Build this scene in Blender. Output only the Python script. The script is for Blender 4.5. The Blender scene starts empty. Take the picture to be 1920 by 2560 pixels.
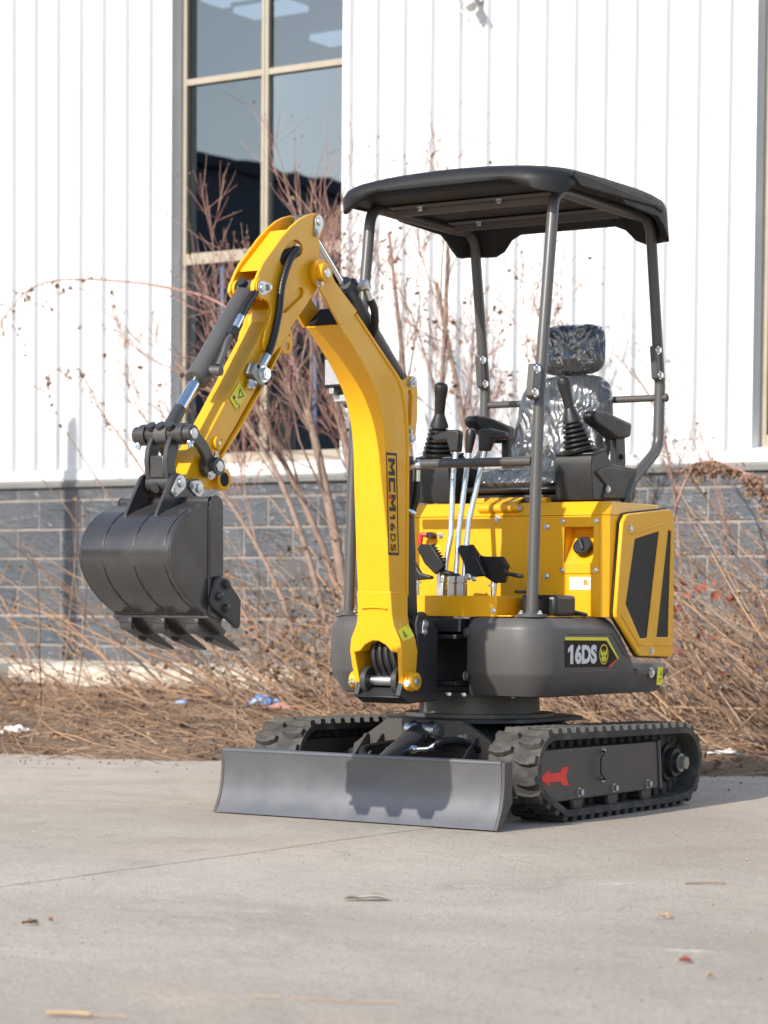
import bpy, bmesh, math, random
from mathutils import Vector, Matrix, Quaternion, geometry, noise

R = math.radians
SC = bpy.context.scene
COL = SC.collection

# ---------------------------------------------------------------- camera, sky, sun, exposure
cd = bpy.data.cameras.new('camera')
cam = bpy.data.objects.new('camera', cd)
COL.objects.link(cam)
SC.camera = cam
cd.sensor_fit = 'VERTICAL'
cd.sensor_height = 36.0
cd.sensor_width = 27.0
cd.lens = 6137.374 / 2560 * 36.0
cd.shift_y = 508.991 / 2560
cd.clip_start = 0.1
cd.clip_end = 2000
_yaw, _pit, _rol = R(33.46710723), R(-2.68680655), R(0.45532613)
_fw = Vector((-math.sin(_yaw) * math.cos(_pit), math.cos(_yaw) * math.cos(_pit), math.sin(_pit)))
_r0 = Vector((math.cos(_yaw), math.sin(_yaw), 0))
_u0 = _r0.cross(_fw)
_r = math.cos(_rol) * _r0 + math.sin(_rol) * _u0
_u = -math.sin(_rol) * _r0 + math.cos(_rol) * _u0
_m = Matrix((_r, _u, -_fw)).transposed().to_4x4()
_m.translation = Vector((4.44266, -6.52411, 0.71505))
cam.matrix_world = _m
cd.dof.use_dof = True
cd.dof.focus_distance = 7.75
cd.dof.aperture_fstop = 4.8

SUN = Vector((-0.162, -1.0, 0.605)).normalized()      # towards the sun
w = bpy.data.worlds.new('World')
SC.world = w
w.use_nodes = True
nt = w.node_tree
bg = nt.nodes['Background']
sky = nt.nodes.new('ShaderNodeTexSky')
sky.sky_type = 'NISHITA'
sky.sun_disc = False
sky.sun_elevation = math.asin(SUN.z)
sky.sun_rotation = math.atan2(SUN.x, SUN.y)
sky.altitude = 50
sky.air_density = 1.0
sky.dust_density = 1.0
nt.links.new(sky.outputs[0], bg.inputs[0])
bg.inputs[1].default_value = 0.15
sd = bpy.data.lights.new('sun', 'SUN')
sd.energy = 3.5
sd.angle = R(0.55)
sd.color = (1.0, 0.935, 0.835)
sun = bpy.data.objects.new('sun', sd)
sun.rotation_euler = (-SUN).to_track_quat('-Z', 'Y').to_euler()
sun.location = SUN * 60
COL.objects.link(sun)

SC.view_settings.view_transform = 'Standard'
SC.view_settings.look = 'None'
SC.view_settings.gamma = 1
SC.view_settings.use_curve_mapping = False
SC.view_settings.exposure = 0.69
SC.render.engine = 'CYCLES'
SC.cycles.use_denoising = True
SC.cycles.max_bounces = 7
SC.cycles.diffuse_bounces = 3
SC.cycles.glossy_bounces = 4
SC.cycles.transparent_max_bounces = 12
SC.cycles.caustics_reflective = False
SC.cycles.caustics_refractive = False
SC.cycles.sample_clamp_indirect = 6

# ---------------------------------------------------------------- materials
MATS = {}


def mat(name, col, rough=0.5, metal=0.0, coat=0.0, spec=0.5, var=None, bump=None, rvar=0.0, world=False, rnd=0.0, emit=0):
    """var=(scale,(r,g,b),lo,hi) second colour by noise; bump=(scale,strength,distance)"""
    m = bpy.data.materials.new(name)
    m.use_nodes = True
    t = m.node_tree
    L = t.links.new
    p = t.nodes['Principled BSDF']
    p.inputs['Base Color'].default_value = (*col, 1)
    p.inputs['Roughness'].default_value = rough
    p.inputs['Metallic'].default_value = metal
    p.inputs['Specular IOR Level'].default_value = spec
    if coat:
        p.inputs['Coat Weight'].default_value = coat
        p.inputs['Coat Roughness'].default_value = 0.08
    if emit:
        p.inputs['Emission Color'].default_value = (*col, 1)
        p.inputs['Emission Strength'].default_value = emit
    if world:
        co = t.nodes.new('ShaderNodeNewGeometry').outputs['Position']
    else:
        co = t.nodes.new('ShaderNodeTexCoord').outputs['Object']

    def nz(scale, detail=6, rgh=0.6):
        n = t.nodes.new('ShaderNodeTexNoise')
        n.inputs['Scale'].default_value = scale
        n.inputs['Detail'].default_value = detail
        n.inputs['Roughness'].default_value = rgh
        L(co, n.inputs['Vector'])
        return n.outputs['Fac']
    out = None
    if var:
        sc, c2, lo, hi = var
        mr = t.nodes.new('ShaderNodeMapRange')
        mr.inputs['From Min'].default_value = lo
        mr.inputs['From Max'].default_value = hi
        L(nz(sc), mr.inputs['Value'])
        mx = t.nodes.new('ShaderNodeMix')
        mx.data_type = 'RGBA'
        mx.inputs['A'].default_value = (*col, 1)
        mx.inputs['B'].default_value = (*c2, 1)
        L(mr.outputs[0], mx.inputs['Factor'])
        out = mx.outputs['Result']
        L(out, p.inputs['Base Color'])
    if rnd:
        oi = t.nodes.new('ShaderNodeObjectInfo')
        hs = t.nodes.new('ShaderNodeHueSaturation')
        mr = t.nodes.new('ShaderNodeMapRange')
        mr.inputs['To Min'].default_value = 1 - rnd
        mr.inputs['To Max'].default_value = 1 + rnd
        L(oi.outputs['Random'], mr.inputs['Value'])
        L(mr.outputs[0], hs.inputs['Value'])
        if out:
            L(out, hs.inputs['Color'])
        else:
            hs.inputs['Color'].default_value = (*col, 1)
        L(hs.outputs[0], p.inputs['Base Color'])
    if rvar:
        mr = t.nodes.new('ShaderNodeMapRange')
        mr.inputs['From Min'].default_value = 0.3
        mr.inputs['From Max'].default_value = 0.7
        mr.inputs['To Min'].default_value = max(0.02, rough - rvar)
        mr.inputs['To Max'].default_value = rough + rvar
        L(nz(9), mr.inputs['Value'])
        L(mr.outputs[0], p.inputs['Roughness'])
    if bump:
        b = t.nodes.new('ShaderNodeBump')
        b.inputs['Strength'].default_value = bump[1]
        b.inputs['Distance'].default_value = bump[2]
        L(nz(bump[0], 5), b.inputs['Height'])
        L(b.outputs[0], p.inputs['Normal'])
    MATS[name] = m
    return m


mat('yellow', (0.80, 0.395, 0.007), 0.38, coat=0.18, spec=0.4, rvar=0.09, bump=(11, 0.05, 0.01), var=(3.5, (0.74, 0.355, 0.008), 0.45, 0.8))
mat('grey_paint', (0.074, 0.071, 0.071), 0.46, spec=0.45, rvar=0.08, bump=(900, 0.10, 0.0006), var=(5, (0.086, 0.082, 0.080), 0.4, 0.75))
mat('frame_paint', (0.078, 0.074, 0.073), 0.36, spec=0.5, rvar=0.05)
mat('bucket_paint', (0.052, 0.050, 0.052), 0.23, metal=0.3, spec=0.7, rvar=0.10, var=(7, (0.078, 0.072, 0.068), 0.45, 0.8), bump=(30, 0.03, 0.002))
mat('blade_paint', (0.105, 0.109, 0.120), 0.36, metal=0.35, spec=0.7, rvar=0.07, var=(4, (0.128, 0.128, 0.134), 0.4, 0.8), bump=(18, 0.03, 0.002))
mat('dark_paint', (0.024, 0.024, 0.026), 0.4, spec=0.5, rvar=0.1)
mat('link_paint', (0.040, 0.039, 0.040), 0.36, spec=0.6, rvar=0.06)
mat('panel_paint', (0.064, 0.058, 0.055), 0.48, spec=0.45, rvar=0.08, bump=(600, 0.05, 0.0005))
mat('black_plastic', (0.016, 0.016, 0.017), 0.42, spec=0.5, rvar=0.08, bump=(1200, 0.12, 0.0004))
mat('roof_plastic', (0.015, 0.0155, 0.017), 0.55, spec=0.28, bump=(700, 0.10, 0.0005), rvar=0.06)
mat('boot_rubber', (0.012, 0.012, 0.013), 0.35, spec=0.5)
mat('hose', (0.010, 0.010, 0.011), 0.42, spec=0.5)
mat('rubber', (0.046, 0.045, 0.044), 0.78, spec=0.3, var=(14, (0.110, 0.100, 0.088), 0.45, 0.68), bump=(160, 0.3, 0.001))
mat('chrome', (0.72, 0.73, 0.75), 0.10, metal=1.0)
mat('zinc', (0.74, 0.77, 0.80), 0.28, metal=1.0, rvar=0.1)
mat('zinc_plate', (0.50, 0.52, 0.53), 0.38, metal=1.0, rvar=0.1)
mat('manifold_steel', (0.30, 0.31, 0.28), 0.45, metal=0.7, rvar=0.08)
mat('red_paint', (0.55, 0.025, 0.03), 0.4)
mat('red_print', (0.78, 0.030, 0.022), 0.5)
mat('black_print', (0.022, 0.018, 0.017), 0.5)
mat('brown_print', (0.030, 0.018, 0.016), 0.75, spec=0.2)
mat('white_print', (0.62, 0.62, 0.64), 0.45)
mat('label_white', (0.78, 0.77, 0.74), 0.5)
mat('orange_print', (0.75, 0.25, 0.02), 0.5)
mat('label_yellow', (0.72, 0.66, 0.03), 0.4)
mat('label_lemon', (0.80, 0.74, 0.02), 0.4)
mat('gasket', (0.010, 0.010, 0.011), 0.5)
mat('void', (0.006, 0.006, 0.006), 0.8)  # near-black; paints the shade inside hollows and recesses, also the camera lens
mat('cushion', (0.010, 0.010, 0.011), 0.45)
mat('lens_white', (0.34, 0.35, 0.36), 0.15, bump=(120, 0.6, 0.004))
# setting
mat('clad_white', (0.645, 0.655, 0.665), 0.42, spec=0.4, var=(1.1, (0.60, 0.61, 0.62), 0.5, 0.85), world=True)
mat('trim_white', (0.78, 0.79, 0.80), 0.4)
mat('flashing', (0.16, 0.16, 0.155), 0.45, var=(4, (0.22, 0.21, 0.20), 0.4, 0.8))
mat('tan_frame', (0.36, 0.315, 0.25), 0.45, var=(6, (0.30, 0.26, 0.205), 0.45, 0.8))
mat('mortar', (0.34, 0.305, 0.28), 0.9, bump=(60, 0.4, 0.004), var=(5, (0.23, 0.21, 0.195), 0.35, 0.7))
mat('kerb', (0.60, 0.55, 0.47), 0.9, bump=(40, 0.5, 0.006), var=(3, (0.34, 0.28, 0.21), 0.45, 0.75), world=True)
mat('interior', (0.20, 0.21, 0.23), 0.9)
mat('far_wall', (0.12, 0.13, 0.17), 0.8)
mat('far_roof', (0.04, 0.05, 0.08), 0.6)
mat('bark', (0.29, 0.205, 0.165), 0.85, var=(20, (0.17, 0.115, 0.09), 0.4, 0.7), bump=(90, 0.4, 0.003))
mat('twig_red', (0.40, 0.235, 0.19), 0.7, var=(8, (0.24, 0.125, 0.095), 0.4, 0.7))
mat('cane', (0.44, 0.275, 0.160), 0.75, var=(5, (0.26, 0.150, 0.088), 0.40, 0.66))
mat('cane_grey', (0.30, 0.21, 0.148), 0.85, var=(5, (0.18, 0.118, 0.082), 0.4, 0.7))
mat('rail_bounce_paint', (0.13, 0.115, 0.108), 0.5)  # lighter, browner than frame_paint: bounce light from the ground put into the colour
mat('dead_leaf', (0.29, 0.175, 0.095), 0.8, var=(9, (0.11, 0.065, 0.038), 0.42, 0.62))
mat('red_leaf', (0.30, 0.095, 0.055), 0.7, var=(9, (0.17, 0.03, 0.02), 0.45, 0.65))
mat('berry', (0.24, 0.14, 0.09), 0.7)
mat('cane_dark', (0.20, 0.125, 0.085), 0.85, var=(6, (0.10, 0.068, 0.05), 0.4, 0.7))
mat('straw', (0.44, 0.32, 0.19), 0.8, var=(5, (0.30, 0.20, 0.12), 0.4, 0.7))
mat('blue_plastic', (0.10, 0.22, 0.46), 0.45, var=(14, (0.40, 0.46, 0.55), 0.50, 0.62))
mat('pink_plastic', (0.50, 0.22, 0.19), 0.45)
mat('white_plastic', (0.68, 0.66, 0.63), 0.5)
mat('cam_white', (0.62, 0.62, 0.60), 0.4, var=(20, (0.30, 0.27, 0.22), 0.45, 0.7))
mat('pole_grey', (0.3, 0.3, 0.3), 0.6)
mat('glow_panel', (0.85, 0.95, 1.0), 0.5, emit=0.36)
mat('pale_leaf', (0.34, 0.30, 0.25), 0.9)
mat('pebble', (0.32, 0.29, 0.25), 0.9, var=(30, (0.20, 0.17, 0.14), 0.4, 0.7))


def nodes_of(name):
    m = bpy.data.materials.new(name)
    m.use_nodes = True
    MATS[name] = m
    t = m.node_tree
    return t, t.nodes['Principled BSDF'], t.links.new


def N(t, typ, **kw):
    n = t.nodes.new(typ)
    for k, v in kw.items():
        if k in n.inputs:
            n.inputs[k].default_value = v
        else:
            setattr(n, k, v)
    return n


def mixc(t, fac, a, b, mode='MIX'):
    mx = t.nodes.new('ShaderNodeMix')
    mx.data_type = 'RGBA'
    mx.blend_type = mode
    for s, v in (('Factor', fac), ('A', a), ('B', b)):
        if isinstance(v, bpy.types.NodeSocket):
            t.links.new(v, mx.inputs[s])
        elif isinstance(v, tuple):
            mx.inputs[s].default_value = (*v, 1)
        else:
            mx.inputs[s].default_value = v
    return mx.outputs['Result']


def ramp(t, src, a, b, lo=0.0, hi=1.0):
    mr = t.nodes.new('ShaderNodeMapRange')
    mr.inputs['From Min'].default_value = a
    mr.inputs['From Max'].default_value = b
    mr.inputs['To Min'].default_value = lo
    mr.inputs['To Max'].default_value = hi
    t.links.new(src, mr.inputs['Value'])
    return mr.outputs[0]


def noise_tex(t, co, scale, detail=6, rough=0.6, dist=0.0, stretch=None):
    if stretch:
        mp = t.nodes.new('ShaderNodeMapping')
        mp.inputs['Scale'].default_value = stretch
        t.links.new(co, mp.inputs['Vector'])
        co = mp.outputs[0]
    n = t.nodes.new('ShaderNodeTexNoise')
    n.inputs['Scale'].default_value = scale
    n.inputs['Detail'].default_value = detail
    n.inputs['Roughness'].default_value = rough
    n.inputs['Distortion'].default_value = dist
    t.links.new(co, n.inputs['Vector'])
    return n.outputs['Fac']


def concrete():
    t, p, L = nodes_of('concrete')
    co = N(t, 'ShaderNodeNewGeometry').outputs['Position']
    c = mixc(t, ramp(t, noise_tex(t, co, 0.42, 9, 0.66, 0.5), 0.38, 0.64), (0.365, 0.318, 0.265), (0.505, 0.452, 0.385))
    # sandy and greyish blotches, soft edged
    c = mixc(t, ramp(t, noise_tex(t, co, 1.15, 8, 0.66, 0.9), 0.52, 0.70, 0, 0.75), c, (0.350, 0.298, 0.245))
    c = mixc(t, ramp(t, noise_tex(t, co, 0.8, 7, 0.62, 0.6, (1.0, 1.0, 3.0)), 0.56, 0.74, 0, 0.65), c, (0.55, 0.44, 0.325))
    # pale laitance dragged into streaks
    c = mixc(t, ramp(t, noise_tex(t, co, 1.25, 10, 0.74, 0.5, (0.6, 1.7, 1.0)), 0.60, 0.74, 0, 0.70), c, (0.66, 0.62, 0.555))
    c = mixc(t, ramp(t, noise_tex(t, co, 5.5, 8, 0.72, 0.2), 0.60, 0.76, 0, 0.45), c, (0.53, 0.485, 0.43))
    # three chalky scrapes with a place of their own
    for cx, cy, rz, lx, ly in ((1.50, -1.00, 0.95, 0.19, 0.035), (2.17, -1.98, 0.27, 0.17, 0.040), (0.95, -0.55, 0.7, 0.12, 0.02)):
        mp = N(t, 'ShaderNodeMapping', vector_type='TEXTURE')
        mp.inputs['Location'].default_value = (cx, cy, 0)
        mp.inputs['Rotation'].default_value = (0, 0, rz)
        mp.inputs['Scale'].default_value = (lx, ly, 1)
        L(co, mp.inputs['Vector'])
        ln = N(t, 'ShaderNodeVectorMath', operation='LENGTH')
        L(mp.outputs[0], ln.inputs[0])
        ad = N(t, 'ShaderNodeMath', operation='ADD')
        L(ln.outputs['Value'], ad.inputs[0])
        L(ramp(t, noise_tex(t, co, 16, 6, 0.75, 0.4, (0.6, 1.4, 1)), 0.3, 0.7, -0.2, 1.3), ad.inputs[1])
        c = mixc(t, ramp(t, ad.outputs[0], 1.25, 0.35, 0, 0.75), c, (0.68, 0.645, 0.59))
    # damp and tyre greyness
    c = mixc(t, ramp(t, noise_tex(t, co, 3.1, 8, 0.7, 1.2), 0.56, 0.72, 0, 0.6), c, (0.27, 0.235, 0.20))
    # grains
    fine = noise_tex(t, co, 190, 3, 0.75)
    mid = noise_tex(t, co, 48, 5, 0.75)
    c = mixc(t, ramp(t, fine, 0.42, 0.68, 0, 0.50), c, (0.205, 0.178, 0.150))
    c = mixc(t, ramp(t, mid, 0.56, 0.68, 0, 0.55), c, (0.58, 0.54, 0.485))
    c = mixc(t, ramp(t, noise_tex(t, co, 27, 4, 0.65), 0.66, 0.72, 0, 0.75), c, (0.175, 0.148, 0.122))
    c = mixc(t, ramp(t, noise_tex(t, co, 95, 2, 0.6), 0.56, 0.66, 0, 0.55), c, (0.235, 0.205, 0.175))
    L(c, p.inputs['Base Color'])
    p.inputs['Roughness'].default_value = 0.9
    p.inputs['Specular IOR Level'].default_value = 0.22
    b = N(t, 'ShaderNodeBump', Strength=0.8, Distance=0.004)
    L(mixc(t, 0.45, fine, mid), b.inputs['Height'])
    b2 = N(t, 'ShaderNodeBump', Strength=0.5, Distance=0.03)
    L(noise_tex(t, co, 2.6, 8, 0.68), b2.inputs['Height'])
    L(b2.outputs[0], b.inputs['Normal'])
    L(b.outputs[0], p.inputs['Normal'])


def soil():
    t, p, L = nodes_of('soil')
    co = N(t, 'ShaderNodeNewGeometry').outputs['Position']
    c = mixc(t, ramp(t, noise_tex(t, co, 1.6, 8, 0.65), 0.36, 0.66), (0.180, 0.112, 0.072), (0.360, 0.258, 0.178))
    c = mixc(t, ramp(t, noise_tex(t, co, 24, 6, 0.7), 0.45, 0.7, 0, 0.8), c, (0.14, 0.098, 0.068))
    c = mixc(t, ramp(t, noise_tex(t, co, 11, 5, 0.7), 0.60, 0.72, 0, 0.7), c, (0.36, 0.28, 0.20))
    L(c, p.inputs['Base Color'])
    p.inputs['Roughness'].default_value = 0.95
    p.inputs['Specular IOR Level'].default_value = 0.15
    b = N(t, 'ShaderNodeBump', Strength=0.9, Distance=0.03)
    L(noise_tex(t, co, 26, 7, 0.75), b.inputs['Height'])
    L(b.outputs[0], p.inputs['Normal'])


def block():
    """glazed split-face block: dark slate with a crinkled, shiny relief"""
    t, p, L = nodes_of('block')
    co = N(t, 'ShaderNodeTexCoord').outputs['Object']
    oi = N(t, 'ShaderNodeObjectInfo').outputs['Random']
    add = N(t, 'ShaderNodeVectorMath', operation='ADD')
    cmb = N(t, 'ShaderNodeCombineXYZ')
    m7 = N(t, 'ShaderNodeMath', operation='MULTIPLY')
    m7.inputs[1].default_value = 37.0
    L(oi, m7.inputs[0])
    L(m7.outputs[0], cmb.inputs[0])
    L(co, add.inputs[0])
    L(cmb.outputs[0], add.inputs[1])
    v = add.outputs[0]
    c = mixc(t, ramp(t, noise_tex(t, v, 7, 6), 0.35, 0.7), (0.060, 0.068, 0.080), (0.086, 0.094, 0.107))
    c = mixc(t, ramp(t, oi, 0, 1, 0, 0.35), c, (0.15, 0.155, 0.163))
    L(c, p.inputs['Base Color'])
    p.inputs['Roughness'].default_value = 0.36
    p.inputs['Specular IOR Level'].default_value = 0.5
    rot = N(t, 'ShaderNodeMapping')
    rot.inputs['Rotation'].default_value = (0, R(38), 0)
    rot.inputs['Scale'].default_value = (5, 5, 19)
    L(v, rot.inputs['Vector'])
    n = N(t, 'ShaderNodeTexNoise')
    n.inputs['Scale'].default_value = 1.6
    n.inputs['Detail'].default_value = 3
    n.inputs['Distortion'].default_value = 0.8
    L(rot.outputs[0], n.inputs['Vector'])
    b = N(t, 'ShaderNodeBump', Strength=0.5, Distance=0.02)
    L(ramp(t, n.outputs['Fac'], 0.50, 0.74), b.inputs['Height'])
    L(b.outputs[0], p.inputs['Normal'])


def glass_mats():
    t, p, L = nodes_of('pane_glass')
    out = t.nodes['Material Output']
    t.nodes.remove(p)
    gl = N(t, 'ShaderNodeBsdfGlossy')
    gl.inputs['Color'].default_value = (0.76, 0.80, 0.79, 1)
    gl.inputs['Roughness'].default_value = 0.012
    wv = N(t, 'ShaderNodeBump', Strength=0.03, Distance=0.05)
    L(noise_tex(t, N(t, 'ShaderNodeNewGeometry').outputs['Position'], 1.6, 2), wv.inputs['Height'])
    L(wv.outputs[0], gl.inputs['Normal'])
    tr = N(t, 'ShaderNodeBsdfTransparent')
    tr.inputs['Color'].default_value = (0.46, 0.55, 0.70, 1)
    mx = N(t, 'ShaderNodeMixShader')
    lw = N(t, 'ShaderNodeLayerWeight')
    lw.inputs['Blend'].default_value = 0.35
    L(ramp(t, lw.outputs['Fresnel'], 0, 1, 0.17, 0.95), mx.inputs[0])
    L(tr.outputs[0], mx.inputs[1])
    L(gl.outputs[0], mx.inputs[2])
    L(mx.outputs[0], out.inputs['Surface'])
    # clear plastic wrap over the seat: crumpled, glossy skin
    t, p, L = nodes_of('seat_wrap')
    co = N(t, 'ShaderNodeTexCoord').outputs['Object']
    p.inputs['Base Color'].default_value = (0.046, 0.050, 0.056, 1)
    p.inputs['Roughness'].default_value = 0.28
    p.inputs['Coat Weight'].default_value = 1.0
    p.inputs['Coat Roughness'].default_value = 0.07
    p.inputs['Coat IOR'].default_value = 1.75
    # folds of the film: ridged noise, long creases running down the seat
    mp = N(t, 'ShaderNodeMapping')
    mp.inputs['Scale'].default_value = (1.5, 1.0, 0.75)
    mp.inputs['Rotation'].default_value = (0, R(18), 0)
    L(co, mp.inputs['Vector'])
    hs = []
    for sc_, ds in ((5.5, 1.6), (12.0, 1.0)):
        n = N(t, 'ShaderNodeTexNoise')
        n.inputs['Scale'].default_value = sc_
        n.inputs['Detail'].default_value = 1.5
        n.inputs['Distortion'].default_value = ds
        L(mp.outputs[0], n.inputs['Vector'])
        m1 = N(t, 'ShaderNodeMath', operation='SUBTRACT')
        m1.inputs[1].default_value = 0.5
        L(n.outputs['Fac'], m1.inputs[0])
        m2 = N(t, 'ShaderNodeMath', operation='ABSOLUTE')
        L(m1.outputs[0], m2.inputs[0])
        hs.append(m2.outputs[0])
    h = mixc(t, 0.3, hs[0], hs[1])
    b = N(t, 'ShaderNodeBump', Strength=1.0, Distance=0.09)
    L(h, b.inputs['Height'])
    L(b.outputs[0], p.inputs['Coat Normal'])
    b2 = N(t, 'ShaderNodeBump', Strength=0.5, Distance=0.04)
    L(h, b2.inputs['Height'])
    L(b2.outputs[0], p.inputs['Normal'])
    # perforated sheet of the engine grille
    t, p, L = nodes_of('grille_mesh')
    co = N(t, 'ShaderNodeTexCoord').outputs['Object']
    mp = N(t, 'ShaderNodeMapping')
    mp.inputs['Rotation'].default_value = (R(45), 0, 0)
    L(co, mp.inputs['Vector'])
    sx = N(t, 'ShaderNodeSeparateXYZ')
    L(mp.outputs[0], sx.inputs[0])

    def sn(o):
        m1 = N(t, 'ShaderNodeMath', operation='MULTIPLY')
        m1.inputs[1].default_value = 2 * math.pi / 0.0062
        L(o, m1.inputs[0])
        m2 = N(t, 'ShaderNodeMath', operation='SINE')
        L(m1.outputs[0], m2.inputs[0])
        return m2.outputs[0]
    m3 = N(t, 'ShaderNodeMath', operation='MULTIPLY')
    L(sn(sx.outputs[1]), m3.inputs[0])
    L(sn(sx.outputs[2]), m3.inputs[1])
    k = ramp(t, m3.outputs[0], -0.1, 0.35)
    L(mixc(t, k, (0.050, 0.050, 0.052), (0.004, 0.004, 0.004)), p.inputs['Base Color'])
    p.inputs['Specular IOR Level'].default_value = 0.3
    p.inputs['Roughness'].default_value = 0.6
    b = N(t, 'ShaderNodeBump', Strength=0.8, Distance=0.003, invert=True)
    L(k, b.inputs['Height'])
    L(b.outputs[0], p.inputs['Normal'])


concrete()
soil()
block()
glass_mats()


# ---------------------------------------------------------------- mesh helpers
class B:
    def __init__(s):
        s.v = []
        s.f = []

    def add(s, vs, fs):
        n = len(s.v)
        s.v += [tuple(v) for v in vs]
        s.f += [tuple(i + n for i in f) for f in fs]
        return s

    def box(s, x0, x1, y0, y1, z0, z1):
        return s.add([(x0, y0, z0), (x1, y0, z0), (x1, y1, z0), (x0, y1, z0), (x0, y0, z1), (x1, y0, z1), (x1, y1, z1), (x0, y1, z1)],
                     [(0, 3, 2, 1), (4, 5, 6, 7), (0, 1, 5, 4), (1, 2, 6, 5), (2, 3, 7, 6), (3, 0, 4, 7)])

    def beam(s, p0, p1, wx, h, up=(0, 0, 1)):
        """box of width wx and height h running from p0 to p1"""
        p0, p1 = Vector(p0), Vector(p1)
        d = (p1 - p0).normalized()
        sd_ = d.cross(Vector(up)).normalized() * wx / 2
        u_ = sd_.cross(d).normalized() * h / 2
        vs = [p + a * sd_ + b * u_ for p in (p0, p1) for a, b in ((-1, -1), (1, -1), (1, 1), (-1, 1))]
        return s.add(vs, [(0, 1, 2, 3), (4, 7, 6, 5), (0, 4, 5, 1), (1, 5, 6, 2), (2, 6, 7, 3), (3, 7, 4, 0)])

    def prism(s, pts, a0, a1, ax='x', holes=()):
        def P(q, a):
            return (a, q[0], q[1]) if ax == 'x' else (q[0], a, q[1]) if ax == 'y' else (q[0], q[1], a)
        loops = [list(pts)] + [list(h) for h in holes]
        allp = [q for l in loops for q in l]
        n = len(allp)
        vs = [P(q, a0) for q in allp] + [P(q, a1) for q in allp]
        fs = []
        if holes:
            eds = []
            o_ = 0
            for l in loops:
                eds += [(o_ + i, o_ + (i + 1) % len(l)) for i in range(len(l))]
                o_ += len(l)
            res = geometry.delaunay_2d_cdt([Vector(q) for q in allp], eds, [], 2, 1e-6)
            org = [ov[0] for ov in res[3]]
            tris = [tuple(org[i] for i in tr) for tr in res[2]]

            def inside(p, l):
                c = False
                for (ax_, ay_), (bx_, by_) in zip(l, l[1:] + l[:1]):
                    if (ay_ > p[1]) != (by_ > p[1]) and p[0] < (bx_ - ax_) * (p[1] - ay_) / (by_ - ay_) + ax_:
                        c = not c
                return c
            cen = [(sum(allp[i][0] for i in tr) / 3, sum(allp[i][1] for i in tr) / 3) for tr in tris]
            tris = [tr for tr, c in zip(tris, cen) if inside(c, [tuple(q) for q in loops[0]]) and not any(inside(c, [tuple(q) for q in h]) for h in loops[1:])]
            fs += [tuple(tr) for tr in tris] + [tuple(i + n for i in tr) for tr in tris]
        else:
            fs += [tuple(range(n)), tuple(range(n, 2 * n))]
        o = 0
        for l in loops:
            k = len(l)
            fs += [(o + i, o + (i + 1) % k, n + o + (i + 1) % k, n + o + i) for i in range(k)]
            o += k
        return s.add(vs, fs)

    def cyl(s, p0, p1, r, r1=None, n=16):
        return s.tube([p0, p1], [r, r if r1 is None else r1], n)

    def tube(s, pts, r, n=8, closed=False):
        pts = [Vector(p) for p in pts]
        k = len(pts)
        rs = r if isinstance(r, (list, tuple)) else [r] * k
        up = None
        vs = []
        for i, p in enumerate(pts):
            a = pts[i - 1] if i else (pts[-1] if closed else p)
            b = pts[i + 1] if i < k - 1 else (pts[0] if closed else p)
            d = (b - a)
            d = d.normalized() if d.length > 1e-9 else Vector((0, 0, 1))
            if up is None:
                up = d.orthogonal().normalized()
            up = (up - d * up.dot(d))
            up = up.normalized() if up.length > 1e-6 else d.orthogonal().normalized()
            sd_ = d.cross(up)
            vs += [p + rs[i] * (math.cos(2 * math.pi * j / n) * up + math.sin(2 * math.pi * j / n) * sd_) for j in range(n)]
        fs = []
        for i in range(k if closed else k - 1):
            for j in range(n):
                a, b = i * n + j, i * n + (j + 1) % n
                c, d_ = ((i + 1) % k) * n + (j + 1) % n, ((i + 1) % k) * n + j
                fs.append((a, b, c, d_))
        if not closed:
            fs += [tuple(range(n))[::-1], tuple((k - 1) * n + j for j in range(n))]
        return s.add(vs, fs)

    def lathe(s, p, axis, prof, n=20):
        p, ax = Vector(p), Vector(axis).normalized()
        return s.tube([p + ax * h for h, r in prof], [max(r, 1e-4) for h, r in prof], n) if len({h for h, r in prof}) == len(prof) else s._lathe(p, ax, prof, n)

    def _lathe(s, p, ax, prof, n):
        u_ = ax.orthogonal().normalized()
        w_ = ax.cross(u_)
        vs = [p + ax * h + max(r, 1e-4) * (math.cos(2 * math.pi * j / n) * u_ + math.sin(2 * math.pi * j / n) * w_) for h, r in prof for j in range(n)]
        fs = [(i * n + j, i * n + (j + 1) % n, (i + 1) * n + (j + 1) % n, (i + 1) * n + j) for i in range(len(prof) - 1) for j in range(n)]
        fs += [tuple(range(n))[::-1], tuple((len(prof) - 1) * n + j for j in range(n))]
        return s.add(vs, fs)

    def bolt(s, p, d, r=0.008, h=0.006, washer=True):
        p, d = Vector(p), Vector(d).normalized()
        if washer:
            s.cyl(p - d * 0.002, p + d * 0.0018, r * 1.35, n=14)
        s.cyl(p, p + d * h, r, n=6)
        return s.cyl(p + d * h, p + d * (h + 0.0012), r * 0.62, n=8)

    def grid(s, nx, ny, fn):
        vs = [fn(i / nx, j / ny) for j in range(ny + 1) for i in range(nx + 1)]
        fs = [(j * (nx + 1) + i, j * (nx + 1) + i + 1, (j + 1) * (nx + 1) + i + 1, (j + 1) * (nx + 1) + i) for j in range(ny) for i in range(nx)]
        return s.add(vs, fs)


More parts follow.
